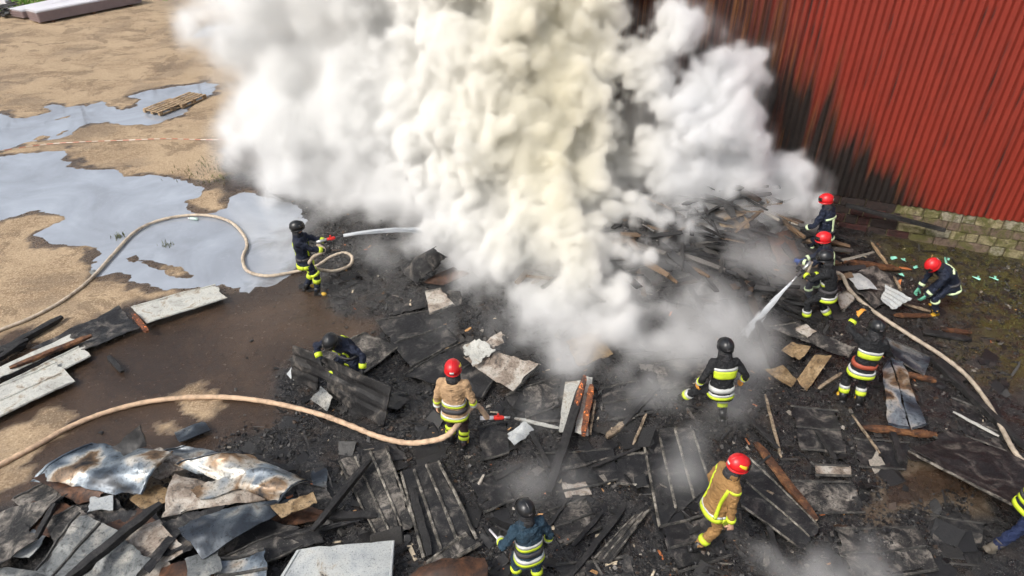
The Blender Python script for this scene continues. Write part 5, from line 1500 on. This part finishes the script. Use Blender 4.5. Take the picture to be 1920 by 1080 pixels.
S_PART = dict(S_NAVY, trousers='blue_trousers', boot='boot_grey', toe=None, legtape=[], thigh=[], tape=[(-.215, -.15, 0, 360, 'lime'), (-.08, -.02, 0, 360, 'lime'), (.05, .11, 0, 360, 'lime')])

p1 = person('firefighter with black helmet and yellow-striped navy suit aiming a hose by the puddle', P(583, 548), -82, S_NAVY, hz=.93, lean=-4, hl=(-.05, .60, 1.20), hr=(.10, .47, 1.10), fl=(-.10, -.10, 0), fr=(.14, .17, 0), hyaw=0, hpitch=-4, fyl=.5, fyr=-.3, epl=(-.6, -.2, -.7), epr=(.7, -.3, -.6), palml=(.9, 0, -.2), palmr=(-.8, 0, -.4))
p2 = person('bending firefighter with black helmet lifting a blackened panel', P(664, 722), 160, dict(S_NAVY, glove='glove_dark'), hz=.80, lean=46, hl=(-.50, .36, .80), hr=(.30, .42, .86), fl=(-.20, -.12, 0), fr=(.20, .10, 0), hpitch=-30, epl=(-.8, -.3, .2), epr=(.8, -.3, .2))
p3 = person('firefighter in a tan coat and red helmet holding the lower hose', P(857, 836), -8, S_TAN, hz=.94, lean=4, hl=(-.30, .06, .82), hr=(.28, .12, .86), fl=(-.11, .05, 0), fr=(.12, -.06, 0), hyaw=6, hpitch=-10)
p4 = person('firefighter in a blue coat and black helmet, cut off by the bottom edge', P(990, 1100), 22, S_BLUE, scale=.92, hz=.93, lean=12, hl=(-.33, .25, 1.02), hr=(.32, .08, .84), fl=(-.12, .10, 0), fr=(.14, -.10, 0), hyaw=8, hpitch=-14)
p5 = person('walking firefighter in a brown suit and red helmet', P(1326, 1016), -78, S_BROWN, hz=.93, lean=14, hl=(-.26, .12, .84), hr=(.30, .06, .80), fl=(-.11, .26, 0), fr=(.12, -.26, .03), hyaw=-6, hpitch=-16, foot_pitch=(0, -.35))
p6 = person('firefighter with black helmet and bright yellow back patch stepping sideways into the smoke', P(1338, 788), 4, S_VEST, hz=.82, lean=16, hl=(-.36, .10, .78), hr=(.40, .12, .80), fl=(-.52, .42, .06), fr=(.14, -.02, 0), hyaw=0, hpitch=-4, kpl=(-.9, .5, .3), fyl=.9)
p7 = person('firefighter with a red belt and black helmet seen from behind, one hand raised', P(1592, 756), -10, S_BLACK, hz=.93, lean=10, tilt=4, hl=(-.20, .42, 1.62), hr=(.22, .36, 1.10), fl=(-.13, .02, 0), fr=(.14, -.02, 0), hyaw=8, hpitch=-10, epl=(-.9, .2, -.3))
p8 = person('front firefighter of the right hose team, black helmet and suit, aiming the nozzle', P(1533, 606, .05), 62, dict(S_BLACK, belts=[(-.02, .04, 'belt')], glove='glove_dark', tape=[(-.215, -.155, 0, 360, 'lime'), (-.15, -.11, 0, 360, 'silver'), (.12, .17, 20, 160, 'lime'), (.17, .21, 20, 160, 'silver')]), hz=.86, lean=22, hl=(-.06, .56, 1.14), hr=(.12, .40, .98), fl=(-.15, .22, 0), fr=(.16, -.22, 0), hyaw=6, hpitch=-18)
p9 = person('second firefighter of the right hose team, red helmet, partly hidden by the first', P(1528, 570, .05), 70, dict(S_RED, glove='glove_blue'), hz=.90, lean=20, hl=(-.10, .52, 1.02), hr=(.12, .45, .95), fl=(-.14, .15, 0), fr=(.14, -.15, 0), hyaw=4, hpitch=-14)
p10 = person('third firefighter with red helmet and T-striped back, nearest the wall', P(1530, 496, .05), 38, S_RED, hz=.92, lean=18, hl=(-.30, .35, .92), hr=(.26, .36, .95), fl=(-.13, .1, 0), fr=(.13, -.1, 0), hyaw=26, hpitch=-14)
p11 = person('crouching firefighter in navy with red helmet picking up a corrugated sheet', P(1756, 584), 96, dict(S_RED, glove='glove_teal'), hz=.78, lean=64, hl=(-.16, .62, .42), hr=(.16, .50, .46), fl=(-.17, .16, 0), fr=(.17, -.06, 0), hyaw=0, hpitch=-32, kpl=(-.2, 1, .2), kpr=(.2, 1, .2))
p12 = person('firefighter at the right edge in blue trousers and yellow-striped coat, mostly out of frame', P(1897, 1008), -78, S_PART, hz=.84, lean=10, hl=(-.30, .35, .75), hr=(.30, .2, .70), fl=(-.14, .30, 0), fr=(.14, -.50, .02), hpitch=-20, foot_pitch=(0, -.6))

# ------------------------------------------------------------------ hoses and nozzles held by the crews, water jets
def nozzle(label, tip_from, direction, parts=('belt', 'nozzle_red', 'coupling'), L=.42, r=.026):
    d = direction.normalized()
    root = empty('hose_nozzle', tip_from)
    tag(root, label, 'nozzle')
    m = MB(); m.tube([-d * .16, d * .06], [r * 1.35, r * 1.3], 12); m.build('coupling', M[parts[2]], root, None, True)
    m = MB(); m.tube([d * .05, d * .10, d * .20, d * .24], [r * 1.2, r * 1.55, r * 1.5, r], 12); m.box(d * .14 + Vector((0, 0, .05)), (.03, .03, .07)); m.build('valve', M[parts[1]], root, None, False)
    m = MB(); m.tube([d * .22, d * (L - .05), d * L], [r * .95, r * .75, r * .85], 12); m.build('barrel', M[parts[0]], root, None, True)
    return Vector(tip_from) + d * L

t = NT('white_water')
jb = t.n('ShaderNodeBsdfTransparent'); jm = t.n('ShaderNodeMixShader')
jm.inputs[0].default_value = .55
t.l(jb.outputs[0], jm.inputs[1]); t.l(t.b.outputs[0], jm.inputs[2]); t.l(jm.outputs[0], t.out.inputs['Surface'])
M['jet'] = t.set((.86, .89, .92), .35)
def jet(label, A, v0, T_, g, n, spread, core, seed, size=.006):
    """Water as many thin broken strands and drops that fly on ballistic paths."""
    r = random.Random(seed)
    m = MB()
    for i in range(n):
        a, b = r.gauss(0, 1), r.gauss(0, 1)
        side = v0.cross(Vector((0, 0, 1))).normalized(); up = side.cross(v0).normalized()
        dv = side * (a * spread) + up * (b * spread)
        v = v0 * r.uniform(.96, 1.04) + dv * v0.length
        t0 = 0.0 if i % 3 == 0 else r.uniform(0, .92) * T_; t1 = t0 + (r.uniform(.2, .6) if t0 == 0 else r.uniform(.08, .30)) * T_
        s0 = A + side * r.gauss(0, core) + up * r.gauss(0, core)
        pts = []
        for k in range(5):
            t = t0 + (t1 - t0) * k / 4
            pts.append(s0 + v * t + Vector((0, 0, -.5 * g * t * t)) - A)
        w = size * r.uniform(.6, 1.4)
        m.tube(pts, [w * (1.5 if t0 == 0 else .3), w * 1.2, w * 1.1, w, w * .3], 4)
    for i in range(n):
        t = r.uniform(.2, 1.05) * T_
        v = v0 + Vector((r.gauss(0, 1), r.gauss(0, 1), r.gauss(0, 1))) * spread * 1.5 * v0.length
        p = v * t + Vector((0, 0, -.5 * g * t * t))
        m.ball(p, size * r.uniform(.5, 1.1), 4)
    o = m.build('water_jet', M['jet'], None, A, True)
    tag(o, label, 'water', kind='stuff')

# left hose
h1 = p1['hl']; e1 = PY(760, 424, h1.y + .9); d1 = (e1 - h1)
nz = nozzle('black and red nozzle in the hands of the left hoseman', h1 + Vector((0, 0, .03)) - d1.normalized() * .05, d1.normalized() * 1 + Vector((0, 0, .06)))
tip = PY(890, 447, h1.y + 1.6)
T1 = .70; g1 = 3.0
v = (tip - nz) / T1 + Vector((0, 0, .5 * g1 * T1))
jet('white water jet arching from the left hoseman into the smoke', nz, v, T1, g1, 420, .014, .010, 1, .0050)
pts = [P(-60, 645, .04), P(0, 619, .04), P(60, 595, .04), P(120, 562, .04), P(170, 523, .04), P(212, 477, .04), P(250, 437, .04), P(290, 416, .04), P(340, 405, .04), P(390, 404, .04), P(430, 415, .04), P(455, 438, .04), P(463, 460, .04), P(455, 483, .04), P(463, 507, .04), P(495, 517, .04), P(535, 513, .04), P(590, 500, .05), P(620, 482, .05), P(645, 474, .06), P(660, 482, .06), P(655, 498, .08), P(628, 508, .12), P(602, 506, .25), P(590, 502, .50)]
hb = p1['hr'] - d1.normalized() * .25
pts += [P(578, 498, .75), hb + Vector((0, 0, -.10)), p1['hr'], nz - (nz - h1).normalized() * .58]
hose('pale canvas hose curving through the puddle to the left hoseman', pts, M['hose'], .037)
# lower hose
h3 = p3['hr']
d3 = (PY(965, 782, h3.y + .15) - PY(905, 784, h3.y + .05))
a3 = PY(905, 784, h3.y + .10)
nz3 = nozzle('red valve nozzle on the end of the lower hose', a3 + d3.normalized() * .12, d3, ('coupling', 'nozzle_red', 'stackwhite'), .34)
hose('peach canvas hose along the lower left held by the tan coated firefighter', [P(-60, 906, .045), P(0, 872, .045), P(60, 840, .045), P(130, 801, .045), P(200, 773, .045), P(280, 753, .045), P(360, 745, .045), P(440, 746, .045), P(520, 757, .045), P(600, 777, .09), P(660, 799, .11), P(710, 819, .11), P(760, 830, .14), P(800, 828, .25), P(842, 814, .55), h3 + Vector((0, 0, -.02)), a3 + d3.normalized() * .08], M['hose2'], .046)
# right hose
h8 = p8['hl']; d8 = (P(1400, 618, .15) - h8)
nz8 = nozzle('nozzle in the hands of the right hose team', h8 - d8.normalized() * .1, d8, ('coupling', 'belt', 'coupling'), .40)
T8 = .40; g8 = 2.0
tip8 = P(1392, 632, .10)
jet('white spray from the right hose team down into the smouldering heap', nz8, (tip8 - nz8) / T8 + Vector((0, 0, .5 * g8 * T8)), T8, g8, 420, .030, .009, 2, .0036)
hose('dirty canvas hose snaking from the right hose team to the right edge', [nz8 - d8.normalized() * .56, p8['hr'] + Vector((0, 0, -.02)), P(1572, 512, .75), P(1592, 542, .42), P(1618, 568, .16), P(1650, 592, .12), P(1700, 625, .11), P(1760, 663, .11), P(1810, 702, .11), P(1850, 752, .11), P(1880, 806, .11), P(1902, 846, .11), P(1925, 868, .06), P(1990, 900, .06)], M['hose3'], .040)
# pike pole of the bottom firefighter, lifted panel
h4 = p4['hl']
m = MB(); a4, b4 = PY(918, 993, h4.y + .35), h4 + Vector((.06, -.10, -.05))
m.tube([a4 - h4, b4 - h4], .016, 8)
o = m.build('pole', M['stackwhite'], None, h4, True); tag(o, 'pale pole in the left hand of the bottom firefighter', 'pole')
A_, B_, C_, D_ = P(545, 712, .02), P(718, 804, .02), P(731, 728, .80), P(549, 648, .80)
def lifted():
    cen = (A_ + B_ + C_ + D_) / 4
    nrm = (B_ - A_).cross(D_ - A_).normalized()
    V, F = [], []
    nu, nv = 30, 12
    for lay in (0, -.03):
        for j in range(nv):
            for i in range(nu):
                u, v_ = i / (nu - 1), j / (nv - 1)
                p = A_ * ((1-u)*(1-v_)) + B_ * (u*(1-v_)) + C_ * (u*v_) + D_ * ((1-u)*v_)
                w = .025 * float(fbm(np.array([u * 3.]), v_ * 2., 0, 3, 5)[0]) + (.018 if abs(v_ - .33) < .05 or abs(v_ - .68) < .05 else 0) + .05 * math.sin(u * 3.1)
                V.append(p + nrm * (lay - w) - cen)
    q = nu * nv
    for j in range(nv - 1):
        for i in range(nu - 1):
            u, v_ = i / (nu - 1), j / (nv - 1)
            if .27 < u < .36 and v_ < .42: continue       # burnt-out gap
            a = j * nu + i
            F += [(a, a + 1, a + nu + 1, a + nu), (q + a, q + a + nu, q + a + nu + 1, q + a + 1)]
    ring = [i for i in range(nu)] + [j * nu + nu - 1 for j in range(1, nv)] + [(nv - 1) * nu + i for i in range(nu - 2, -1, -1)] + [j * nu for j in range(nv - 2, 0, -1)]
    for a, b in zip(ring, ring[1:] + ring[:1]): F.append((b, a, q + a, q + b))
    o = link_mesh('burnt_sheet', mesh_from('burnt_sheet', V, F), M['char'], None, cen, False)
    tag(o, 'standing blackened panel with a burnt gap, being lifted by the bending firefighter', 'metal sheet')
lifted()
panel('burnt_sheet', 'small bent grey plate on the ground below the lifted panel', [(582,748),(600,722),(624,744),(613,771)], (.12,.2,.18,.06), 'greysheet', warp=.03, n=(10,8))
panel('torn_foil', 'pale crumpled flap at the left foot of the lifted panel', [(536,700),(546,688),(556,700),(548,715)], (.05,.12,.1,.03), 'galv', 'scrap', warp=.05, n=(8,8))

# ------------------------------------------------------------------ smoke
VOX = 0.066
SX, SY, SZ = (-9.8, 8.6), (4.6, 20.0), (0.0, 7.6)
snx, sny, snz = [int(round((b - a) / VOX)) + 1 for a, b in (SX, SY, SZ)]
srng = np.random.default_rng(12)

def lat_noise(cell, seed, stretch=(1, 1, 1)):
    """Smooth 3D noise on the whole smoke grid (cubic B-spline over a random lattice), about -1..1."""
    r = np.random.default_rng(seed)
    Ws = []
    for n, st in zip((snx, sny, snz), stretch):
        c = cell * st / VOX
        m = int(n / c) + 5
        x = np.arange(n) / c + r.uniform(1, 2)
        i = np.floor(x).astype(int); f = x - i
        W = np.zeros((n, m), np.float32)
        for kk, w in enumerate(((1 - f) ** 3 / 6, (3 * f ** 3 - 6 * f ** 2 + 4) / 6, (-3 * f ** 3 + 3 * f ** 2 + 3 * f + 1) / 6, f ** 3 / 6)):
            W[np.arange(n), np.clip(i - 1 + kk, 0, m - 1)] += w
        Ws.append(W)
    L = r.uniform(-1, 1, [W.shape[1] for W in Ws]).astype(np.float32)
    L = np.tensordot(Ws[0], L, (1, 0))
    L = np.tensordot(L, Ws[1], (1, 1)).transpose(0, 2, 1)
    L = np.tensordot(L, Ws[2], (2, 1))
    return L * 2.2

PUFFS = [  # pixel x, y, radius px, distance Y
 # column
 (1000,570,85,11.6),(950,590,45,11.4),(1060,560,80,11.8),(990,500,90,12.4),(880,470,60,13.2),(850,425,50,14.0),(905,520,50,12.4),(1040,610,60,11.0),(1020,645,48,10.5),(1080,640,40,10.6),(960,540,75,12.2),(1050,520,95,12.4),(1110,580,55,11.6),(930,470,90,13.0),(900,430,80,13.6),(1020,430,115,13.5),(1110,480,80,13.0),
 (1000,350,120,14.4),(900,330,100,14.8),(1090,340,95,14.6),(960,250,115,15.0),(1060,240,100,15.2),(1110,270,70,15.0),(880,210,90,15.6),(990,160,115,15.6),(1080,150,75,15.6),
 (950,60,125,16.2),(1060,50,95,16.0),(1110,20,50,16.0),(860,80,95,16.6),(980,-60,140,16.6),(1090,-70,80,16.4),(880,-60,120,17),(1150,420,60,14.0),(1170,330,45,14.8),
 # left bank
 (860,400,85,14.6),(810,370,85,15.2),(740,350,85,16.0),(660,335,80,16.8),(580,320,80,17.2),(520,330,40,17.6),(690,260,105,17.2),(570,240,100,17.8),(780,240,105,17.0),(485,170,75,18.2),(440,90,75,18.8),(470,240,50,18.0),(500,290,50,17.8),
 (550,120,115,18.6),(690,130,125,18.2),(415,15,62,18.9),(520,10,120,18.8),(670,10,130,18.6),(800,110,105,17.8),(790,0,120,18.4),(450,-60,90,19.0),(600,-90,140,18.8),(760,-100,130,18.6),(870,-120,120,17.8),
 # plume by the wall
 (1250,62,55,15.4),(1215,110,50,15.4),(1300,60,28,15.6),(1230,170,48,15.2),(1340,175,75,15.0),(1385,140,38,15.2),(1330,250,85,14.8),(1385,250,50,15.0),(1350,330,75,14.6),(1405,320,55,14.8),(1430,370,50,14.4),
 (1470,340,42,14.8),(1505,350,24,15.0),(1420,420,42,14.0),(1270,300,65,14.6),(1250,370,45,14.2),(1200,400,65,13.8),(1270,430,55,13.4),(1200,470,60,13.2),(1300,390,45,14.0),(1160,520,60,12.6),(1490,390,35,14.4),
 # low bank at the front of the fire
 (1160,570,55,11.8),(1180,610,48,11.3),(1120,630,42,10.7),(1250,590,45,11.7),(1220,640,30,10.8),(1330,600,30,11.5),(1345,640,26,11.2),
]
THIN = [  # pixel x, y, radius px, Y, strength
 (1330,620,60,11.3,.9),(1400,540,80,12.4,.5),(1330,500,90,13,.5),(1260,700,80,9.9,.5),(1200,740,70,9.4,.35),(1340,700,70,10,.6),(1140,700,60,9.9,.5),(1290,880,50,7.7,.3),(1420,620,50,11.4,.5),(1240,560,60,12,.8),(1300,540,60,12.4,.6),(1260,640,75,10.9,.9),(1180,660,70,10.4,.8),(1100,680,60,10.1,.7),(1380,650,55,11.0,.9),(1360,680,45,10.6,.8),(1300,740,60,9.6,.42),(1320,800,55,9.0,.26),(1260,820,50,8.6,.2),(1370,740,50,9.6,.42),
 (1430,560,60,12.2,.45),(1400,480,70,13.2,.5),(1450,450,55,13.6,.6),(1490,430,45,14.0,.5),(1330,470,90,13.0,.35),(1230,520,70,12.4,.45),(1190,690,50,9.9,.5),(1070,720,40,9.5,.35),
 (1000,800,60,8.4,.15),(1010,900,70,7.2,.15),(1060,930,60,7.0,.13),(1420,930,45,7.2,.6),(1450,1000,50,6.6,.8),(1500,1055,45,6.1,1.0),(1400,980,40,6.8,.5),(1400,870,40,8.0,.25),(1350,840,45,8.4,.22),
 (760,440,70,14.4,.35),(700,500,60,13.2,.22),(650,450,50,14.0,.20),(720,420,60,14.8,.35),(560,440,60,14.6,.13),(450,290,55,18.4,.30),(430,330,50,17.6,.2),(480,260,50,18.8,.4),(600,400,50,15.4,.25),
 (900,640,60,10.7,.22),(860,620,50,11.0,.22),(1520,470,40,13.2,.4),(1480,520,40,12.6,.3),(800,420,60,14.4,.4),(640,560,60,11.9,.12),(1200,230,60,15.6,.35),
]
FRONT = [(1562,1072,34,5.4),(1592,1082,32,5.4),(1530,1078,30,5.4),(1610,1094,32,5.3),(1560,1100,40,5.3)]

gxx = np.linspace(SX[0], SX[1], snx, dtype=np.float32)
gyy = np.linspace(SY[0], SY[1], sny, dtype=np.float32)
gzz = np.linspace(SZ[0], SZ[1], snz, dtype=np.float32)

def boxed(c, R):
    sl = []
    for ax, q in ((gxx, c[0]), (gyy, c[1]), (gzz, c[2])):
        a, b = np.searchsorted(ax, [q - R, q + R]); sl.append(slice(a, b))
    return tuple(sl)

sdf = np.full((snx, sny, snz), 9.0, np.float32)
def depth_of(p): return p.y * CP - (p.z - CAM_H) * SP
def add_ball(c, R, kk, big):
    sl = boxed(c, R + big)
    X, Yy, Z = gxx[sl[0]][:, None, None], gyy[sl[1]][None, :, None], gzz[sl[2]][None, None, :]
    if X.size == 0 or Yy.size == 0 or Z.size == 0: return
    d = np.sqrt((X - c[0]) ** 2 + (Yy - c[1]) ** 2 + (Z - c[2]) ** 2) - np.float32(R)
    old = sdf[sl]
    h = np.clip(0.5 + 0.5 * (old - d) / kk, 0, 1)
    sdf[sl] = old * (1 - h) + d * h - kk * h * (1 - h)
pr = random.Random(4)
def rdir():
    while True:
        v = Vector((pr.uniform(-1, 1), pr.uniform(-1, 1), pr.uniform(-.7, 1)))
        if .2 < v.length < 1: return v.normalized()
def lift(px, py, rp, Y, k):
    g = P(px, py, 0.0).y if py > -300 else 1e9
    R = rp * depth_of(PY(px, py, Y)) / FPX
    return min(Y, g - k * R - .08)
for (px, py, rp, Y) in PUFFS + FRONT:
    Y = lift(px, py, rp, Y, .30)
    c = PY(px, py, Y); R = rp * depth_of(c) / FPX
    crisp = px > 760
    add_ball(c, R * .88, .20, 1.4)
    for i in range(int(26 if crisp else 9)):
        r1 = R * pr.uniform(.22, .42); c1 = c + rdir() * R * pr.uniform(.72, .95)
        add_ball(c1, r1, .06 if crisp else .22, .3)
        if crisp and r1 > .14:
            for k in range(7):
                r2 = r1 * pr.uniform(.28, .48); add_ball(c1 + rdir() * r1 * pr.uniform(.75, 1.0), r2, .035, .12)
n1 = lat_noise(0.95, 1); n2 = lat_noise(0.48, 2); n3 = lat_noise(0.26, 3); n4 = lat_noise(0.15, 4)
xs = gxx[:, None, None]; zs_ = gzz[None, None, :]
# hazy bank on the left and near the ground; crisp billows in the column and by the wall
soft = np.maximum(np.maximum(0.92 * (1 - sstep(-4.8, -1.6, xs)), 0.22 * sstep(2.2, 4.0, xs)), 0.80 * (1 - sstep(0.2, 1.5, zs_))).astype(np.float32)
def warp_field(f, amp, cell, seed):
    """Stir the field: look each value up at a place shifted by smooth noise."""
    out = np.empty_like(f)
    D3 = [lat_noise(cell, seed + q) * np.float32(amp / VOX) for q in range(3)]
    lim = (snx - 1.001, sny - 1.001, snz - 1.001)
    for x0 in range(0, snx, 40):
        x1 = min(snx, x0 + 40)
        idx = [np.arange(x0, x1, dtype=np.float32)[:, None, None], np.arange(sny, dtype=np.float32)[None, :, None], np.arange(snz, dtype=np.float32)[None, None, :]]
        P3 = [np.clip(idx[q] + D3[q][x0:x1], 0, lim[q]) for q in range(3)]
        I = [p.astype(np.int32) for p in P3]; W = [p - i for p, i in zip(P3, I)]
        r = 0
        for dx in (0, 1):
            for dy in (0, 1):
                for dz in (0, 1):
                    w = (W[0] if dx else 1 - W[0]) * (W[1] if dy else 1 - W[1]) * (W[2] if dz else 1 - W[2])
                    r = r + w * f[I[0] + dx, I[1] + dy, I[2] + dz]
        out[x0:x1] = r
    return out
np.minimum(sdf, 2.5, out=sdf)
sdf = warp_field(sdf, 0.26, 0.80, 50)
sdf = warp_field(sdf, 0.12, 0.24, 60)
fine = np.abs(n4) * 0.17 + np.abs(n3) * 0.18 - 0.11
d = sdf - (0.12 * n1 + 0.12 * n2 + fine)
edge = 0.14 + 0.80 * soft
dens = sstep(0, 1, -d / edge + 0.15).astype(np.float32)
dens *= (12.0 - 8.6 * soft) * np.clip(0.75 + 0.5 * n2 + 0.45 * n3, 0.15, 1.6)
halo = np.clip(1 - d / (0.35 + 0.25 * soft), 0, 1) ** 2
dens += (halo * (0.10 + 0.55 * np.clip(n2 + 0.6 * n3 + 0.3, 0, 1.5)) * (0.5 + soft)).astype(np.float32)
del halo, d
thin = np.zeros_like(dens)
for (px, py, rp, Y, st) in THIN:
    Y = lift(px, py, rp, Y, .45)
    c = PY(px, py, Y); R = rp * depth_of(c) / FPX * 1.3
    sl = boxed(c, R * 1.9)
    X, Yy, Z = gxx[sl[0]][:, None, None], gyy[sl[1]][None, :, None], gzz[sl[2]][None, None, :]
    g = np.exp(-(((X - c.x) ** 2 + (Yy - c.y) ** 2 + (Z - c.z) ** 2) / (R * R)) * 1.6)
    thin[sl] = np.maximum(thin[sl], st * g)
wisp = np.clip(0.18 + 0.95 * lat_noise(0.45, 5, (1, 1, 1.6)) + 0.8 * n2 + 0.5 * n3, 0, 2.2)
dens += 3.3 * np.clip(thin - 0.03, 0, 1) * wisp
del n1, n2, n3, n4, wisp, thin, sdf
# fade at the faces of the grid, keep clear of the wall
for ax, n in ((0, snx), (1, sny)):
    q = np.ones(n, np.float32); q[:6] = np.linspace(0, 1, 6); q[-6:] = np.linspace(1, 0, 6)
    sh = [1, 1, 1]; sh[ax] = n
    dens *= q.reshape(sh)
wd = (gxx[:, None] - wa.x) * WN.x + (gyy[None, :] - wa.y) * WN.y
dens *= sstep(0.10, 0.55, wd).astype(np.float32)[:, :, None]
dens[dens < 0.004] = 0.0

sme = bpy.data.meshes.new('smoke')
sme.vertices.add(dens.size)
fattr(sme, 'density_value', dens.ravel())
smoke = bpy.data.objects.new('smoke', sme)
COL.objects.link(smoke)
tag(smoke, 'thick white and yellowish smoke billowing from the burning debris', 'smoke', kind='stuff')

ng = bpy.data.node_groups.new('smoke_grid', 'GeometryNodeTree')
ng.interface.new_socket('Geometry', in_out='INPUT', socket_type='NodeSocketGeometry')
ng.interface.new_socket('Geometry', in_out='OUTPUT', socket_type='NodeSocketGeometry')
N = ng.nodes.new
gi, go = N('NodeGroupInput'), N('NodeGroupOutput')
vc = N('GeometryNodeVolumeCube')
vc.inputs['Min'].default_value = (SX[0], SY[0], SZ[0]); vc.inputs['Max'].default_value = (SX[1], SY[1], SZ[1])
vc.inputs['Resolution X'].default_value = snx; vc.inputs['Resolution Y'].default_value = sny; vc.inputs['Resolution Z'].default_value = snz
po = N('GeometryNodeInputPosition')
sub = N('ShaderNodeVectorMath'); sub.operation = 'SUBTRACT'; sub.inputs[1].default_value = (SX[0], SY[0], SZ[0])
mul = N('ShaderNodeVectorMath'); mul.operation = 'MULTIPLY'
mul.inputs[1].default_value = ((snx - 1) / (SX[1] - SX[0]), (sny - 1) / (SY[1] - SY[0]), (snz - 1) / (SZ[1] - SZ[0]))
add = N('ShaderNodeVectorMath'); add.operation = 'ADD'; add.inputs[1].default_value = (.5, .5, .5)
flo = N('ShaderNodeVectorMath'); flo.operation = 'FLOOR'
dot = N('ShaderNodeVectorMath'); dot.operation = 'DOT_PRODUCT'; dot.inputs[1].default_value = (sny * snz, snz, 1)
si = N('GeometryNodeSampleIndex'); si.data_type = 'FLOAT'; si.domain = 'POINT'; si.clamp = True
na = N('GeometryNodeInputNamedAttribute'); na.data_type = 'FLOAT'; na.inputs['Name'].default_value = 'density_value'
sm = N('GeometryNodeSetMaterial')
L = ng.links.new
L(po.outputs[0], sub.inputs[0]); L(sub.outputs[0], mul.inputs[0]); L(mul.outputs[0], add.inputs[0]); L(add.outputs[0], flo.inputs[0]); L(flo.outputs[0], dot.inputs[0])
L(gi.outputs[0], si.inputs['Geometry']); L(na.outputs[0], si.inputs['Value']); L(dot.outputs['Value'], si.inputs['Index'])
L(si.outputs[0], vc.inputs['Density']); L(vc.outputs[0], sm.inputs[0]); L(sm.outputs[0], go.inputs[0])

t = NT('smoke_volume')
t.t.nodes.remove(t.b)
pv = t.n('ShaderNodeVolumePrincipled')
pv.inputs['Density'].default_value = 1.0
pv.inputs['Density Attribute'].default_value = 'density'
pv.inputs['Anisotropy'].default_value = 0.1
geo = t.n('ShaderNodeNewGeometry')
sep = t.n('ShaderNodeSeparateXYZ'); t.l(geo.outputs['Position'], sep.inputs[0])
mr = t.n('ShaderNodeMapRange'); mr.inputs[1].default_value = -9.5; mr.inputs[2].default_value = 8.0
t.l(sep.outputs[0], mr.inputs[0])
col = t.ramp(mr.outputs[0], [(0.0, (0.975, 0.978, 0.976)), (0.36, (0.984, 0.984, 0.975)), (0.50, (0.995, 0.984, 0.940)), (0.60, (0.993, 0.970, 0.880)), (0.68, (0.988, 0.975, 0.935)), (0.75, (0.980, 0.983, 0.987)), (1.0, (0.970, 0.977, 0.988))])
mz = t.n('ShaderNodeMapRange'); mz.inputs[1].default_value = 0.5; mz.inputs[2].default_value = 2.4
t.l(sep.outputs[2], mz.inputs[0])
col = t.mix(mz.outputs[0], (0.982, 0.983, 0.982), col)
t.l(col, pv.inputs['Color'])
t.l(pv.outputs[0], t.out.inputs['Volume'])
M['smoke'] = t.m
sm.inputs['Material'].default_value = M['smoke']
sme.materials.append(M['smoke'])
gm = smoke.modifiers.new('smoke_grid', 'NODES'); gm.node_group = ng
